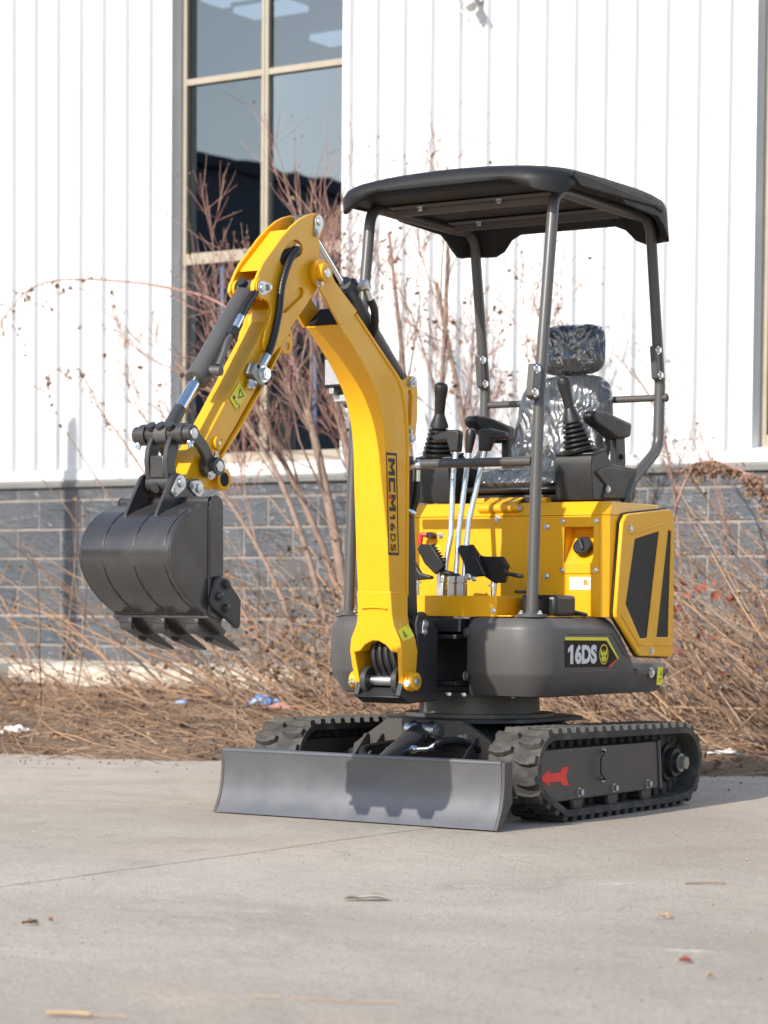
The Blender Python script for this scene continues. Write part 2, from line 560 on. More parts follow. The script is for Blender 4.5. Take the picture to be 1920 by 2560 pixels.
def fillet(pts, rad, seg=6):
    pts = [Vector(p) for p in pts]
    out = [pts[0]]
    for i in range(1, len(pts) - 1):
        a, b, c = pts[i - 1], pts[i], pts[i + 1]
        d1, d2 = (a - b), (c - b)
        l1, l2 = d1.length, d2.length
        d1, d2 = d1 / l1, d2 / l2
        ang = d1.angle(d2)
        if ang > math.pi - 0.02:
            out.append(b)
            continue
        t = min(rad / math.tan(ang / 2), l1 * 0.48, l2 * 0.48)
        p0, p1 = b + d1 * t, b + d2 * t
        for k in range(seg + 1):
            q = k / seg
            out.append((1 - q) ** 2 * p0 + 2 * q * (1 - q) * b + q * q * p1)
    out.append(pts[-1])
    return out


def smooth(pts, n=5):
    """Catmull-Rom through the points"""
    P = [Vector(p) for p in pts]
    P = [2 * P[0] - P[1]] + P + [2 * P[-1] - P[-2]]
    out = []
    for i in range(1, len(P) - 2):
        for k in range(n):
            t = k / n
            a, b, c, d = P[i - 1], P[i], P[i + 1], P[i + 2]
            out.append(0.5 * ((2 * b) + (c - a) * t + (2 * a - 5 * b + 4 * c - d) * t * t + (3 * b - a - 3 * c + d) * t ** 3))
    out.append(P[-2])
    return out


def circ(c, r, n=16, a0=0.0, a1=360.0):
    full = abs(a1 - a0 - 360) < 1e-6
    k = n if full else n + 1
    return [(c[0] + r * math.cos(R(a0 + (a1 - a0) * i / n)), c[1] + r * math.sin(R(a0 + (a1 - a0) * i / n))) for i in range(k)]


WC = {}     # world centre of every object made here


def mesh_of(b, mt, centre=True, ang=32):
    me = bpy.data.meshes.new('m')
    c = Vector((0, 0, 0))
    vs = b.v
    if centre and vs:
        lo = [min(v[k] for v in vs) for k in range(3)]
        hi = [max(v[k] for v in vs) for k in range(3)]
        c = (Vector(lo) + Vector(hi)) / 2
        vs = [(v[0] - c.x, v[1] - c.y, v[2] - c.z) for v in vs]
    me.from_pydata(vs, [], b.f)
    bm = bmesh.new()
    bm.from_mesh(me)
    bmesh.ops.recalc_face_normals(bm, faces=bm.faces)
    bm.to_mesh(me)
    bm.free()
    if mt:
        me.materials.append(MATS[mt])
    me.shade_smooth()
    me.set_sharp_from_angle(angle=R(ang))
    return me, c


def props(o, label=None, cat=None, group=None, kind=None):
    for k, v in (('label', label), ('category', cat), ('group', group), ('kind', kind)):
        if v:
            o[k] = v


def adopt(o, parent, c):
    WC[o.name] = Vector(c)
    if parent is not None:
        o.parent = parent
        o.matrix_parent_inverse = Matrix.Translation(-WC[parent.name])


def ob(name, b, mt, parent=None, bev=0.0, ang=32, seg=2, **kw):
    me, c = mesh_of(b, mt, True, ang)
    o = bpy.data.objects.new(name, me)
    me.name = o.name
    COL.objects.link(o)
    o.location = c
    adopt(o, parent, c)
    if bev:
        md = o.modifiers.new('bevel', 'BEVEL')
        md.width = bev
        md.segments = seg
        md.limit_method = 'ANGLE'
        md.angle_limit = R(32)
    props(o, **kw)
    return o


def inst(name, me, mtx, parent=None, **kw):
    """a piece that shares its mesh; parent must be unrotated"""
    o = bpy.data.objects.new(name, me)
    COL.objects.link(o)
    o.matrix_basis = mtx
    WC[o.name] = mtx.translation.copy()
    if parent is not None:
        o.parent = parent
        o.matrix_parent_inverse = Matrix.Translation(-WC[parent.name])
    props(o, **kw)
    return o


def empty(name, loc, **kw):
    o = bpy.data.objects.new(name, None)
    COL.objects.link(o)
    o.location = loc
    o.empty_display_size = 0.2
    WC[o.name] = Vector(loc)
    props(o, **kw)
    return o


def text_verts(s, size, offset=0.0, shear=0.0, cx=1.0):
    cu = bpy.data.curves.new('t', 'FONT')
    cu.body = s
    cu.size = size
    cu.offset = offset
    cu.shear = shear
    cu.resolution_u = 4
    to = bpy.data.objects.new('t', cu)
    COL.objects.link(to)
    dg = bpy.context.evaluated_depsgraph_get()
    me = bpy.data.meshes.new_from_object(to.evaluated_get(dg))
    vs = [(v.co.x * cx, v.co.y) for v in me.vertices]
    fs = [tuple(p.vertices) for p in me.polygons]
    bpy.data.objects.remove(to)
    bpy.data.curves.remove(cu)
    bpy.data.meshes.remove(me)
    return vs, fs


def fit(vs, x0, x1, y0, y1):
    ax = [v[0] for v in vs]
    ay = [v[1] for v in vs]
    return [(x0 + (v[0] - min(ax)) / (max(ax) - min(ax)) * (x1 - x0), y0 + (v[1] - min(ay)) / (max(ay) - min(ay)) * (y1 - y0)) for v in vs]

# ================================================================ the setting
rng = random.Random(7)
JX = 0.312                     # line of the joint between the two slabs


def edge_y(x):
    """where the slab disappears under the soil"""
    return 2.42 + 0.285 * x + 0.10 * noise.noise(Vector((x * 1.7, 3.1, 0))) + 0.05 * noise.noise(Vector((x * 5.3, 8.1, 0)))


def soil_z(x, y):
    d = y - edge_y(max(-9, min(2.0, x)))
    t = max(0.0, min(1.0, (d + 0.10) / 0.55))
    rise = -0.06 + 0.085 * t * t * (3 - 2 * t)
    t2 = max(0.0, min(1.0, (d - 0.2) / 3.2))
    rise += 0.115 * t2 * t2 * (3 - 2 * t2)
    amp = 0.25 + 0.75 * t
    n = 0.050 * noise.noise(Vector((x * 1.5, y * 1.5, 1))) + 0.026 * noise.noise(Vector((x * 5, y * 5, 2))) + 0.013 * noise.noise(Vector((x * 14, y * 14, 5)))
    fade = max(0.0, min(1.0, (6.2 - y) / 0.6))
    return rise + n * amp * (0.35 + 0.65 * fade)


ground = ob('ground', B().grid(8, 8, lambda u, v: (-400 + 800 * u, -400 + 800 * v, -0.16)), 'soil', kind='structure')
pav = empty('pavement', (0, -10, 0), kind='structure')


def slab(x0, x1, k):
    n = 60
    far = [(x0 + (x1 - x0) * i / n, 0) for i in range(n + 1)]
    far = [(x, min(8.0, edge_y(max(-9, min(6, x))) + 0.5)) for x, _ in far]
    j = [(jx(y / 25, k), y / 25) for y in range(-125, int(edge_y(JX) * 25) + 10)]
    return ([(x0, -60), (jx(-6, k), -60)] + j + far[::-1][1:]) if k < 0 else ([(x1, -60)] + far[::-1][:-1] + j[::-1] + [(jx(-6, k), -60)])


def jx(y, k):
    return JX + 0.016 * noise.noise(Vector((y * 1.1, 0.3, 0))) + 0.007 * noise.noise(Vector((y * 5, 1.3, 0))) + 0.003 * noise.noise(Vector((y * 14, 2.3, 0))) + k * (0.0012 + 0.0016 * noise.noise(Vector((y * 9, 5 + k, 0))))


ob('concrete_slab', B().prism(slab(-40, JX, -1), -0.15, 0.0, 'z'), 'concrete', pav, bev=0.002)
ob('concrete_slab', B().prism(slab(JX, 40, 1), -0.15, -0.0015, 'z'), 'concrete', pav, bev=0.002)
bs = B()
NX, NY = 260, 110
bs.grid(NX, NY, lambda u, v: (lambda x, y: (x, y, soil_z(x, y)))(-11 + 15 * u, 0.0 + 6.42 * v))
ob('soil_bank', bs, 'soil', kind='structure', ang=80)
ob('wall_apron', B().prism([(5.90, -0.1), (6.52, -0.1), (6.52, 0.285), (5.94, 0.265), (5.90, 0.25)], -14, 6, 'x'), 'kerb', bev=0.01, kind='structure')

# ---------------------------------------------------------------- the warehouse
YW = 6.5
wh = empty('warehouse', (-4, 9, 0), label='white ribbed-metal warehouse on a dark grey block base behind the excavator', cat='building')
WIN = [(-5.892, -4.503), (-1.633, -0.244)]
SILL = 1.60
TOP = 7.2
# shell with openings for the windows
hl = [[(a, SILL), (a, 6.6), (b, 6.6), (b, SILL)] for a, b in WIN]
core = ob('shell_wall', B().prism([(-16, 1.52), (7, 1.52), (7, TOP), (-16, TOP)], YW + 0.012, YW + 0.16, 'y', holes=hl), 'trim_white', wh)
ob('roof', B().prism([(YW - 0.25, TOP), (YW + 18, TOP + 2.2), (YW + 18, TOP + 2.4), (YW - 0.25, TOP + 0.16)], -16.2, 7.2, 'x'), 'far_roof', wh)
ob('side_wall', B().box(-16, -15.85, YW + 0.17, YW + 18, 0, TOP), 'trim_white', wh)
ob('side_wall', B().box(6.85, 7, YW + 0.17, YW + 18, 0, TOP), 'trim_white', wh)
ob('back_wall', B().box(-15.84, 6.84, YW + 17.8, YW + 18, 0, TOP), 'interior', wh)
ob('added_backing', B().box(-15.84, 6.84, 12.6, 12.7, 0.31, 8.05), 'interior', wh)  # added sheet that keeps the hall evenly dark behind the panes
ob('inner_floor', B().box(-15.84, 6.84, YW + 0.18, YW + 17.7, 0.2, 0.3), 'interior', wh)
# cladding: one ribbed strip per pitch
PITCH = 0.2035
X0 = -7.328 - 0.0


def strip(z0, z1):
    pr = [(0, -0.001), (0.012, -0.036), (0.034, -0.036), (0.046, -0.001), (0.105, -0.001), (0.110, -0.004), (0.115, -0.004), (0.120, -0.001), (PITCH - 0.001, -0.001)]
    b = B()
    vs = []
    for z in (z0, z1):
        vs += [(x, YW + y, z) for x, y in pr]
    n = len(pr)
    b.add(vs, [(i, i + 1, n + i + 1, n + i) for i in range(n - 1)])
    return b


full, _ = mesh_of(strip(1.60, TOP), 'clad_white', False, ang=20)
over, _ = mesh_of(strip(6.64, TOP), 'clad_white', False, ang=20)
i0 = -26
for i in range(i0, 54):
    x = X0 + i * PITCH
    xc = x + PITCH / 2
    inwin = any(a - 0.06 < xc < b + 0.06 for a, b in WIN)
    inst('cladding_strip', over if inwin else full, Matrix.Translation((x, 0, 0)), wh)
ob('base_flashing', B().prism([(YW - 0.030, 1.598), (YW + 0.01, 1.602), (YW + 0.01, 1.515), (YW - 0.020, 1.515), (YW - 0.034, 1.53)], -13.0, 3.7, 'x'), 'clad_white', wh)
ob('drip_edge', B().prism([(YW - 0.046, 1.514), (YW + 0.01, 1.514), (YW + 0.01, 1.478), (YW - 0.046, 1.478)], -13.0, 3.7, 'x'), 'flashing', wh, bev=0.003)
# screws along the sheets
bsc = B()
for i in range(i0, 54):
    for z in (2.15, 3.55, 4.28):
        if any(a - 0.1 < X0 + i * PITCH + 0.085 < b + 0.1 for a, b in WIN):
            continue
        bsc.cyl((X0 + i * PITCH + 0.085, YW - 0.001, z + 0.01 * math.sin(i * 3.3)), (X0 + i * PITCH + 0.085, YW - 0.006, z), 0.0055, n=6)
o = ob('cladding_screws', bsc, 'pole_grey', wh)
o['kind'] = 'stuff'
# plinth of glazed blocks
pl = ob('plinth', B().box(-16, 7, YW - 0.012, YW + 0.15, 0, 1.478), 'mortar', wh)
bb = B().box(-0.1915, 0.1915, -0.007, 0.02, -0.0932, 0.0932)
bmw, _ = mesh_of(bb, 'block', False)
bm = bmesh.new()
bm.from_mesh(bmw)
bmesh.ops.bevel(bm, geom=list(bm.edges), offset=0.004, segments=2, affect='EDGES', profile=0.6)
bm.to_mesh(bmw)
bm.free()
ht = B().box(-0.1915, 0.1915, -0.007, 0.02, -0.037, 0.037)
hmw, _ = mesh_of(ht, 'block', False)
for ci, zc in enumerate((1.290, 1.0885, 0.889, 0.6905, 0.4875, 0.287)):
    for i in range(-14, 27):
        x = -7.059 + 0.197 + i * 0.3965 + (0.199 if ci % 2 else 0.0)
        if -12.4 < x < 3.4:
            inst('block', bmw, Matrix.Translation((x, YW - 0.012, zc + 0.0003 * (i % 3))) @ Matrix.Rotation(0.004 * math.sin(i * 7 + ci), 4, 'Z'), pl)
for i in range(-14, 27):
    x = -7.258 + 0.197 + i * 0.3965
    if -12.4 < x < 3.4:
        inst('block', hmw, Matrix.Translation((x, YW - 0.012, 1.4375)), pl)


def window(a, b):
    yg = YW + 0.115
    w_ = ob('window', B().box(a + 0.002, a + 0.045, yg - 0.03, yg + 0.03, SILL, 6.6), 'tan_frame', wh, bev=0.004)
    ob('jamb', B().box(a - 0.004, a + 0.0018, YW - 0.022, yg + 0.03, SILL - 0.02, 6.6), 'trim_white', w_)
    ob('jamb', B().box(b - 0.002, b + 0.058, YW - 0.024, yg + 0.03, SILL - 0.02, 6.6), 'trim_white', w_)
    ob('frame_post', B().box(b - 0.047, b - 0.004, yg - 0.03, yg + 0.03, SILL, 6.6), 'tan_frame', w_, bev=0.004)
    xm = (a + b) / 2
    ob('mullion', B().box(xm - 0.028, xm - 0.004, yg - 0.032, yg + 0.03, 1.69, 6.55), 'tan_frame', w_, bev=0.003)
    ob('mullion', B().box(xm + 0.004, xm + 0.028, yg - 0.032, yg + 0.03, 1.69, 6.55), 'tan_frame', w_, bev=0.003)
    ob('mullion_seam', B().box(xm - 0.003, xm + 0.003, yg - 0.026, yg + 0.02, 1.69, 6.55), 'tan_frame', w_)
    for z, h in ((4.165, 0.042), (2.99, 0.075), (5.5, 0.042)):
        ob('transom', B().box(a + 0.046, xm - 0.029, yg - 0.03, yg + 0.03, z - h / 2, z + h / 2), 'tan_frame', w_, bev=0.003)
        ob('transom', B().box(xm + 0.029, b - 0.048, yg - 0.03, yg + 0.03, z - h / 2, z + h / 2), 'tan_frame', w_, bev=0.003)
    ob('sill', B().box(a + 0.046, b - 0.048, yg - 0.035, yg + 0.03, SILL + 0.012, 1.689), 'tan_frame', w_, bev=0.004)
    ob('sill_sheet', B().prism([(YW - 0.035, SILL + 0.004), (yg - 0.031, SILL + 0.02), (yg - 0.031, SILL + 0.008), (YW - 0.035, SILL - 0.006)], a - 0.03, b + 0.03, 'x'), 'trim_white', w_)
    for xa, xb in ((a + 0.046, xm - 0.029), (xm + 0.029, b - 0.048)):
        for za, zb in ((1.69, 2.952), (3.028, 4.143), (4.187, 5.478), (5.522, 6.6)):
            ob('pane', B().add([(xa, yg, za), (xb, yg, za), (xb, yg, zb), (xa, yg, zb)], [(0, 1, 2, 3)]), 'pane_glass', w_)
    # sash stiles of the lower opening lights
    for xs in (a + 0.30, b - 0.33):
        ob('sash_stile', B().box(xs, xs + 0.032, yg + 0.012, yg + 0.04, 1.70, 2.95), 'trim_white', w_, bev=0.002)


for a, b in WIN:
    window(a, b)

# added glowing panels that make the bright patches in the upper panes
for k, (x, y, z) in enumerate(((-9.35, 11.8, 6.22), (-8.75, 11.5, 5.98), (-8.12, 11.8, 5.72))):
    lm = empty('hall_glow_panel', (x, y, z), label=('glowing panel added for the bright patch in the top left pane near the mullion', 'glowing panel added for the bright patch across the top of the window mullion', 'glowing panel added for the bright patch in the top right pane')[k], cat='lamp', group='glowing panels added inside the hall')
    ob('diffuser', B().box(x - 0.30, x + 0.30, y - 0.16, y + 0.16, z, z + 0.05), 'glow_panel', lm)
    ob('housing', B().box(x - 0.32, x + 0.32, y - 0.18, y + 0.18, z + 0.051, z + 0.09), 'pole_grey', lm, bev=0.008)
    ob('hanger', B().cyl((x, y, z + 0.09), (x, y, TOP + 0.3), 0.006, n=6), 'pole_grey', lm)

# security camera on the cladding
sc_ = empty('security_camera', (-3.49, YW - 0.02, 4.38), label='small weathered security camera on the white cladding at the top edge', cat='camera')
ob('wall_plate', B().lathe((-3.49, YW - 0.017, 4.42), (0, -1, 0), [(0, 0.045), (0.02, 0.045), (0.026, 0.03)], 16), 'cam_white', sc_)
ob('arm', B().tube(smooth([(-3.49, YW - 0.03, 4.42), (-3.50, YW - 0.09, 4.42), (-3.505, YW - 0.13, 4.37)], 4), 0.012, 8), 'cam_white', sc_)
hd = ob('camera_body', B().lathe((-3.53, YW - 0.10, 4.40), (0.35, -0.35, -0.42), [(0, 0.02), (0.004, 0.034), (0.13, 0.034), (0.135, 0.03)], 16), 'cam_white', sc_)
ob('lens', B().lathe((-3.459, YW - 0.171, 4.3145), (0.35, -0.35, -0.42), [(0, 0.026), (0.003, 0.026)], 14), 'void', hd)
ob('sun_hood', B().tube([(-3.545, YW - 0.085, 4.445), (-3.44, YW - 0.19, 4.33)], [0.012, 0.012], 6), 'cam_white', hd)
cb = [(-3.50, YW - 0.02, 4.45), (-3.60, YW - 0.05, 4.42), (-3.62, YW - 0.08, 4.36), (-3.55, YW - 0.10, 4.30), (-3.48, YW - 0.07, 4.24), (-3.43, YW - 0.03, 4.30), (-3.45, YW - 0.03, 4.40)]
ob('cable', B().tube(smooth(cb, 5), 0.004, 6), 'cam_white', sc_)

# a pole outside the picture on the left: only its shadow shows on the wall
S_ = -SUN
t_ = 3.0 / S_.y
pb = Vector((-6.75, YW, 1.96)) - S_ * t_
po = empty('lamp_pole', (pb.x, pb.y, 0), label='grey round-topped pole left of the picture, its shadow falling on the wall', cat='pole')
ob('shaft', B().tube([(pb.x - 0.05, pb.y, -0.1), (pb.x, pb.y, pb.z - 0.15), (pb.x, pb.y, pb.z - 0.05), (pb.x, pb.y, pb.z)], [0.062, 0.066, 0.060, 0.02], 18), 'pole_grey', po)
ob('foot_plate', B().box(pb.x - 0.2, pb.x + 0.1, pb.y - 0.15, pb.y + 0.15, 0.02, 0.05), 'pole_grey', po)

# the building across the yard: behind the camera, mirrored in the panes
fb = empty('yard_building', (-30, -26, 0), label='dark gabled hall across the yard behind the viewer, mirrored in the window', cat='building')
ob('wall', B().prism([(-52, 0), (-13, 0), (-13, 5.9), (-32.5, 11.0), (-52, 5.9)], -32, -20, 'y'), 'far_wall', fb)
ob('roof', B().prism([(-53, 5.75), (-52.9, 6.0), (-32.5, 11.35), (-12.1, 6.0), (-12, 5.75), (-32.5, 11.05)], -32.5, -19.6, 'y'), 'far_roof', fb)
for i in range(6):
    ob('window', B().box(-48 + 6 * i, -45.5 + 6 * i, -20.02, -19.97, 2, 4), 'interior', fb)

# ================================================================ the excavator
ex = empty('mini_excavator', (0, 0.8, 0), label='yellow and charcoal mini excavator with canopy and raised arm', cat='excavator')


def bolts(name, lst, parent, mt='zinc'):
    for p, d, r in lst:
        ob(name, B().bolt(p, d, r, r * 0.75), mt, parent)


# ---------------------------------------------------------------- crawler tracks
def hull(P):
    P = sorted(set((round(a, 5), round(b, 5)) for a, b in P))

    def half(Q):
        h = []
        for q in Q:
            while len(h) > 1 and (h[-1][0] - h[-2][0]) * (q[1] - h[-2][1]) - (h[-1][1] - h[-2][1]) * (q[0] - h[-2][0]) <= 0:
                h.pop()
            h.append(q)
        return h
    return half(P)[:-1] + half(P[::-1])[:-1]


def resample(P, n, off=0.0):
    P = [Vector((a, b)) for a, b in P]
    seg = [(P[(i + 1) % len(P)] - P[i]).length for i in range(len(P))]
    tot = sum(seg)
    out = []
    for k in range(n):
        d = ((k + off) / n) * tot % tot
        i = 0
        while d > seg[i]:
            d -= seg[i]
            i += 1
        a, b = P[i], P[(i + 1) % len(P)]
        tg = (b - a).normalized()
        out.append((a + tg * d, Vector((tg.y, -tg.x))))       # hull runs counter-clockwise: outward normal
    return out


LUGH = 0.017
path = hull(circ((0.352, 0.178), 0.113, 48) + circ((1.283, 0.150), 0.127, 48) + circ((0.455, 0.101), 0.084, 40) + circ((1.17, 0.101), 0.084, 40))
fine = resample(path, 150)
for i in range(len(fine)):      # soften the normals
    pass
NL = 44


def lug_mesh(mir):
    pl = [(0.000, -0.013), (0.030, -0.021), (0.056, -0.019), (0.086, -0.006), (0.086, 0.014), (0.060, 0.006), (0.036, 0.004), (0.016, 0.014), (0.000, 0.017)]
    pl = [((0.086 - x) if mir else x, y) for x, y in pl]
    b = B()
    n = len(pl)
    cx, cy = 0.043, 0.0
    vs = [(x, y, -0.002) for x, y in pl] + [(cx + (x - cx) * 0.93, cy + (y - cy) * 0.80, LUGH) for x, y in pl]
    b.add(vs, [tuple(range(n)), tuple(range(n, 2 * n))] + [(i, (i + 1) % n, n + (i + 1) % n, n + i) for i in range(n)])
    return mesh_of(b, 'rubber', False)[0]


LUG = {False: lug_mesh(False), True: lug_mesh(True)}
db = B().prism([(-0.020, 0.0), (0.020, 0.0), (0.009, -0.040), (-0.009, -0.040)], -0.026, 0.026, 'x')
DRV = mesh_of(db, 'rubber', False)[0]


def frame_at(p, n, x):
    nn = Vector((0, n.x, n.y))
    xx = Vector((1, 0, 0))
    yy = nn.cross(xx)
    m = Matrix((xx, yy, nn)).transposed().to_4x4()
    m.translation = Vector((x, p.x, p.y))
    return m


for s in (1, -1):
    xa, xb = (0.372, 0.560) if s > 0 else (-0.560, -0.372)
    b = B()
    vs = []
    for p, n in fine:
        q = p - n * 0.021
        vs += [(xa, p.x, p.y), (xb, p.x, p.y), (xb, q.x, q.y), (xa, q.x, q.y)]
    k = len(fine)
    b.add(vs, [(4 * i + j, 4 * i + (j + 1) % 4, 4 * ((i + 1) % k) + (j + 1) % 4, 4 * ((i + 1) % k) + j) for i in range(k) for j in range(4)])
    tr = ob('crawler_track', b, 'rubber', ex)
    for row in (0, 1):
        x = (xa + 0.002) if row == 0 else (xb - 0.088)
        for p, n in resample(path, NL, 0.5 * row):
            inst('track_lug', LUG[row == 1], frame_at(p, n, x), tr)
    for p, n in resample(path, NL, 0.25):
        inst('drive_lug', DRV, frame_at(p - n * 0.020, n, (xa + xb) / 2), tr)
    # side frame with idler, sprocket and rollers
    xo = s * 0.546
    xi = s * 0.40
    side = [(0.262, 0.240), (0.246, 0.20), (0.247, 0.150), (0.262, 0.105), (0.288, 0.066), (1.105, 0.070), (1.088, 0.234)]
    fr_ = ob('track_frame', B().prism(side, min(xo, xi), max(xo, xi), 'x'), 'panel_paint', ex, bev=0.005)
    ob('end_flange', B().prism([(1.089, 0.236), (1.104, 0.240), (1.126, 0.066), (1.106, 0.068)], min(xo, xi) - 0.004, max(xo, xi) + 0.006, 'x'), 'panel_paint', fr_, bev=0.003)
    d = Vector((s, 0, 0))
    for y in (0.535, 0.776, 1.021):
        ob('bolt', B().bolt((xo, y, 0.091), d, 0.0115, 0.014), 'zinc_plate', fr_)
        ob('roller', B().cyl((s * 0.43, y, 0.064), (s * 0.538, y, 0.064), 0.042, n=24).cyl((s * 0.538, y, 0.064), (s * 0.541, y, 0.064), 0.034, n=24), 'dark_paint', fr_)
    idl = ob('idler_wheel', B().lathe((s * 0.418, 0.352, 0.178), d, [(0, 0.060), (0.01, 0.088), (0.08, 0.088), (0.09, 0.060)], 32), 'dark_paint', ex)
    spr = ob('sprocket', B().prism([(1.283 + rr * math.cos(a), 0.150 + rr * math.sin(a)) for j in range(11) for a, rr in [((2 * math.pi * (j + q) / 11), rad) for q, rad in ((0, 0.105), (0.25, 0.105), (0.45, 0.080), (0.8, 0.080))]], s * 0.44, s * 0.49, 'x'), 'dark_paint', ex, bev=0.002)
    ob('hub', B().lathe((s * 0.47, 1.283, 0.150), d, [(0, 0.068), (0.03, 0.068), (0.031, 0.052), (0.055, 0.050), (0.056, 0.036), (0.074, 0.034)], 28), 'dark_paint', spr)
    ob('hub_bolt', B().bolt((s * 0.544, 1.278, 0.151), d, 0.024, 0.022), 'manifold_steel', spr)
    ob('handle', B().tube(fillet([(xo, 0.691, 0.218), (xo + s * 0.018, 0.682, 0.218), (xo + s * 0.018, 0.652, 0.197), (xo + s * 0.018, 0.652, 0.148), (xo + s * 0.018, 0.684, 0.126), (xo, 0.693, 0.126)], 0.012), 0.0042, 6), 'dark_paint', fr_)
    for z in (0.218, 0.126):
        ob('bolt', B().bolt((xo, 0.697, z), d, 0.008, 0.008), 'zinc', fr_)
    if s > 0:
        arr = [(0.279, 0.149), (0.334, 0.177), (0.334, 0.163), (0.405, 0.164), (0.424, 0.179), (0.462, 0.178), (0.444, 0.149), (0.464, 0.118), (0.425, 0.119), (0.406, 0.134), (0.335, 0.135), (0.335, 0.121)]
        ob('arrow_sticker', B().prism(arr, xo + 0.0005, xo + 0.0012, 'x'), 'red_print', fr_)

# ---------------------------------------------------------------- car body, blade
ch = ob('chassis', B().prism([(-0.40, 0.13), (-0.40, 0.185), (-0.27, 0.225), (-0.147, 0.302), (0.147, 0.302), (0.27, 0.225), (0.40, 0.185), (0.40, 0.13), (0.21, 0.13), (0.19, 0.20), (-0.19, 0.20), (-0.21, 0.13)], 0.50, 1.12, 'y'), 'dark_paint', ex, bev=0.005)
ob('front_plate', B().prism([(-0.30, 0.15), (-0.285, 0.225), (-0.150, 0.314), (0.150, 0.316), (0.262, 0.25), (0.30, 0.15), (0.225, 0.15), (0.20, 0.205), (0.16, 0.235), (-0.06, 0.235), (-0.17, 0.20), (-0.21, 0.15)], 0.44, 0.465, 'y'), 'panel_paint', ch, bev=0.003)
ob('top_plate', B().prism([(-0.29, 0.62), (-0.15, 0.45), (0.15, 0.45), (0.29, 0.62), (0.29, 1.02), (0.15, 1.14), (-0.15, 1.14), (-0.29, 1.02)], 0.303, 0.318, 'z'), 'dark_paint', ch, bev=0.003)
for x in (-0.225, -0.165, 0.21):
    ob('gusset', B().prism([(0.30, 0.15), (0.44, 0.15), (0.44, 0.262), (0.425, 0.262)], x - 0.005, x + 0.005, 'x'), 'panel_paint', ch, bev=0.002)
for s in (-1, 1):
    ob('blade_arm', B().beam((s * 0.165, 0.075, 0.075), (s * 0.18, 0.52, 0.135), 0.05, 0.07), 'dark_paint', ex, bev=0.006)
bp = [(0.0, 0.004), (0.016, 0.030), (0.031, 0.062), (0.041, 0.100), (0.046, 0.148), (0.045, 0.180), (0.041, 0.212)]
bt = [(0.055, 0.214), (0.059, 0.180), (0.060, 0.148), (0.055, 0.100), (0.045, 0.062), (0.030, 0.030), (0.012, 0.003)]
bl = ob('dozer_blade', B().prism(bp + bt, -0.545, 0.540, 'x'), 'blade_paint', ex, bev=0.0015, ang=40)
ob('top_tube', B().cyl((-0.543, 0.050, 0.209), (0.539, 0.050, 0.209), 0.0095, n=14), 'blade_paint', bl)
for s in (-1, 1):
    e = [(-0.002, 0.003), (0.014, 0.034), (0.029, 0.066), (0.039, 0.104), (0.044, 0.150), (0.042, 0.213), (0.090, 0.215), (0.094, 0.085), (0.022, 0.003)]
    xx = sorted((s * 0.5415, s * 0.5535))
    ob('end_plate', B().prism(e, xx[0], xx[1], 'x'), 'panel_paint', bl, bev=0.002)
ob('rib', B().box(-0.2, 0.2, 0.061, 0.095, 0.05, 0.11), 'dark_paint', bl, bev=0.004)
cyb = ob('blade_cylinder', B().cyl((0.0, 0.405, 0.268), (-0.01, 0.165, 0.150), 0.036, n=24).cyl((0.0, 0.43, 0.281), (0.0, 0.405, 0.268), 0.030, n=20), 'link_paint', ex, bev=0.003)
ob('rod', B().cyl((-0.01, 0.165, 0.150), (-0.01, 0.07, 0.10), 0.018, n=16), 'chrome', cyb)
ob('pin', B().cyl((-0.055, 0.425, 0.281), (0.06, 0.425, 0.281), 0.026, n=20).bolt((0.06, 0.425, 0.281), (1, 0, 0), 0.02, 0.014), 'zinc_plate', cyb)
for s in (-1, 1):
    ob('lug_plate', B().prism([(0.39, 0.255), (0.45, 0.235), (0.45, 0.312), (0.41, 0.310)], s * 0.030, s * 0.042, 'x'), 'dark_paint', cyb, bev=0.002)
ob('fitting', B().tube(fillet([(0.03, 0.30, 0.22), (0.075, 0.29, 0.226), (0.105, 0.30, 0.228), (0.125, 0.315, 0.24)], 0.02), 0.008, 10).cyl((0.045, 0.297, 0.222), (0.062, 0.293, 0.225), 0.013, n=6).cyl((0.113, 0.307, 0.232), (0.125, 0.315, 0.24), 0.012, n=10), 'zinc', cyb)
ob('hose', B().tube(smooth([(0.120, 0.312, 0.236), (0.15, 0.335, 0.252), (0.19, 0.38, 0.25), (0.22, 0.47, 0.21), (0.20, 0.55, 0.20)], 5), 0.013, 8), 'hose', cyb)
ob('hose', B().tube(smooth([(-0.03, 0.22, 0.172), (-0.10, 0.24, 0.195), (-0.15, 0.30, 0.215), (-0.13, 0.42, 0.23), (-0.08, 0.52, 0.24)], 5), 0.012, 8), 'hose', cyb)

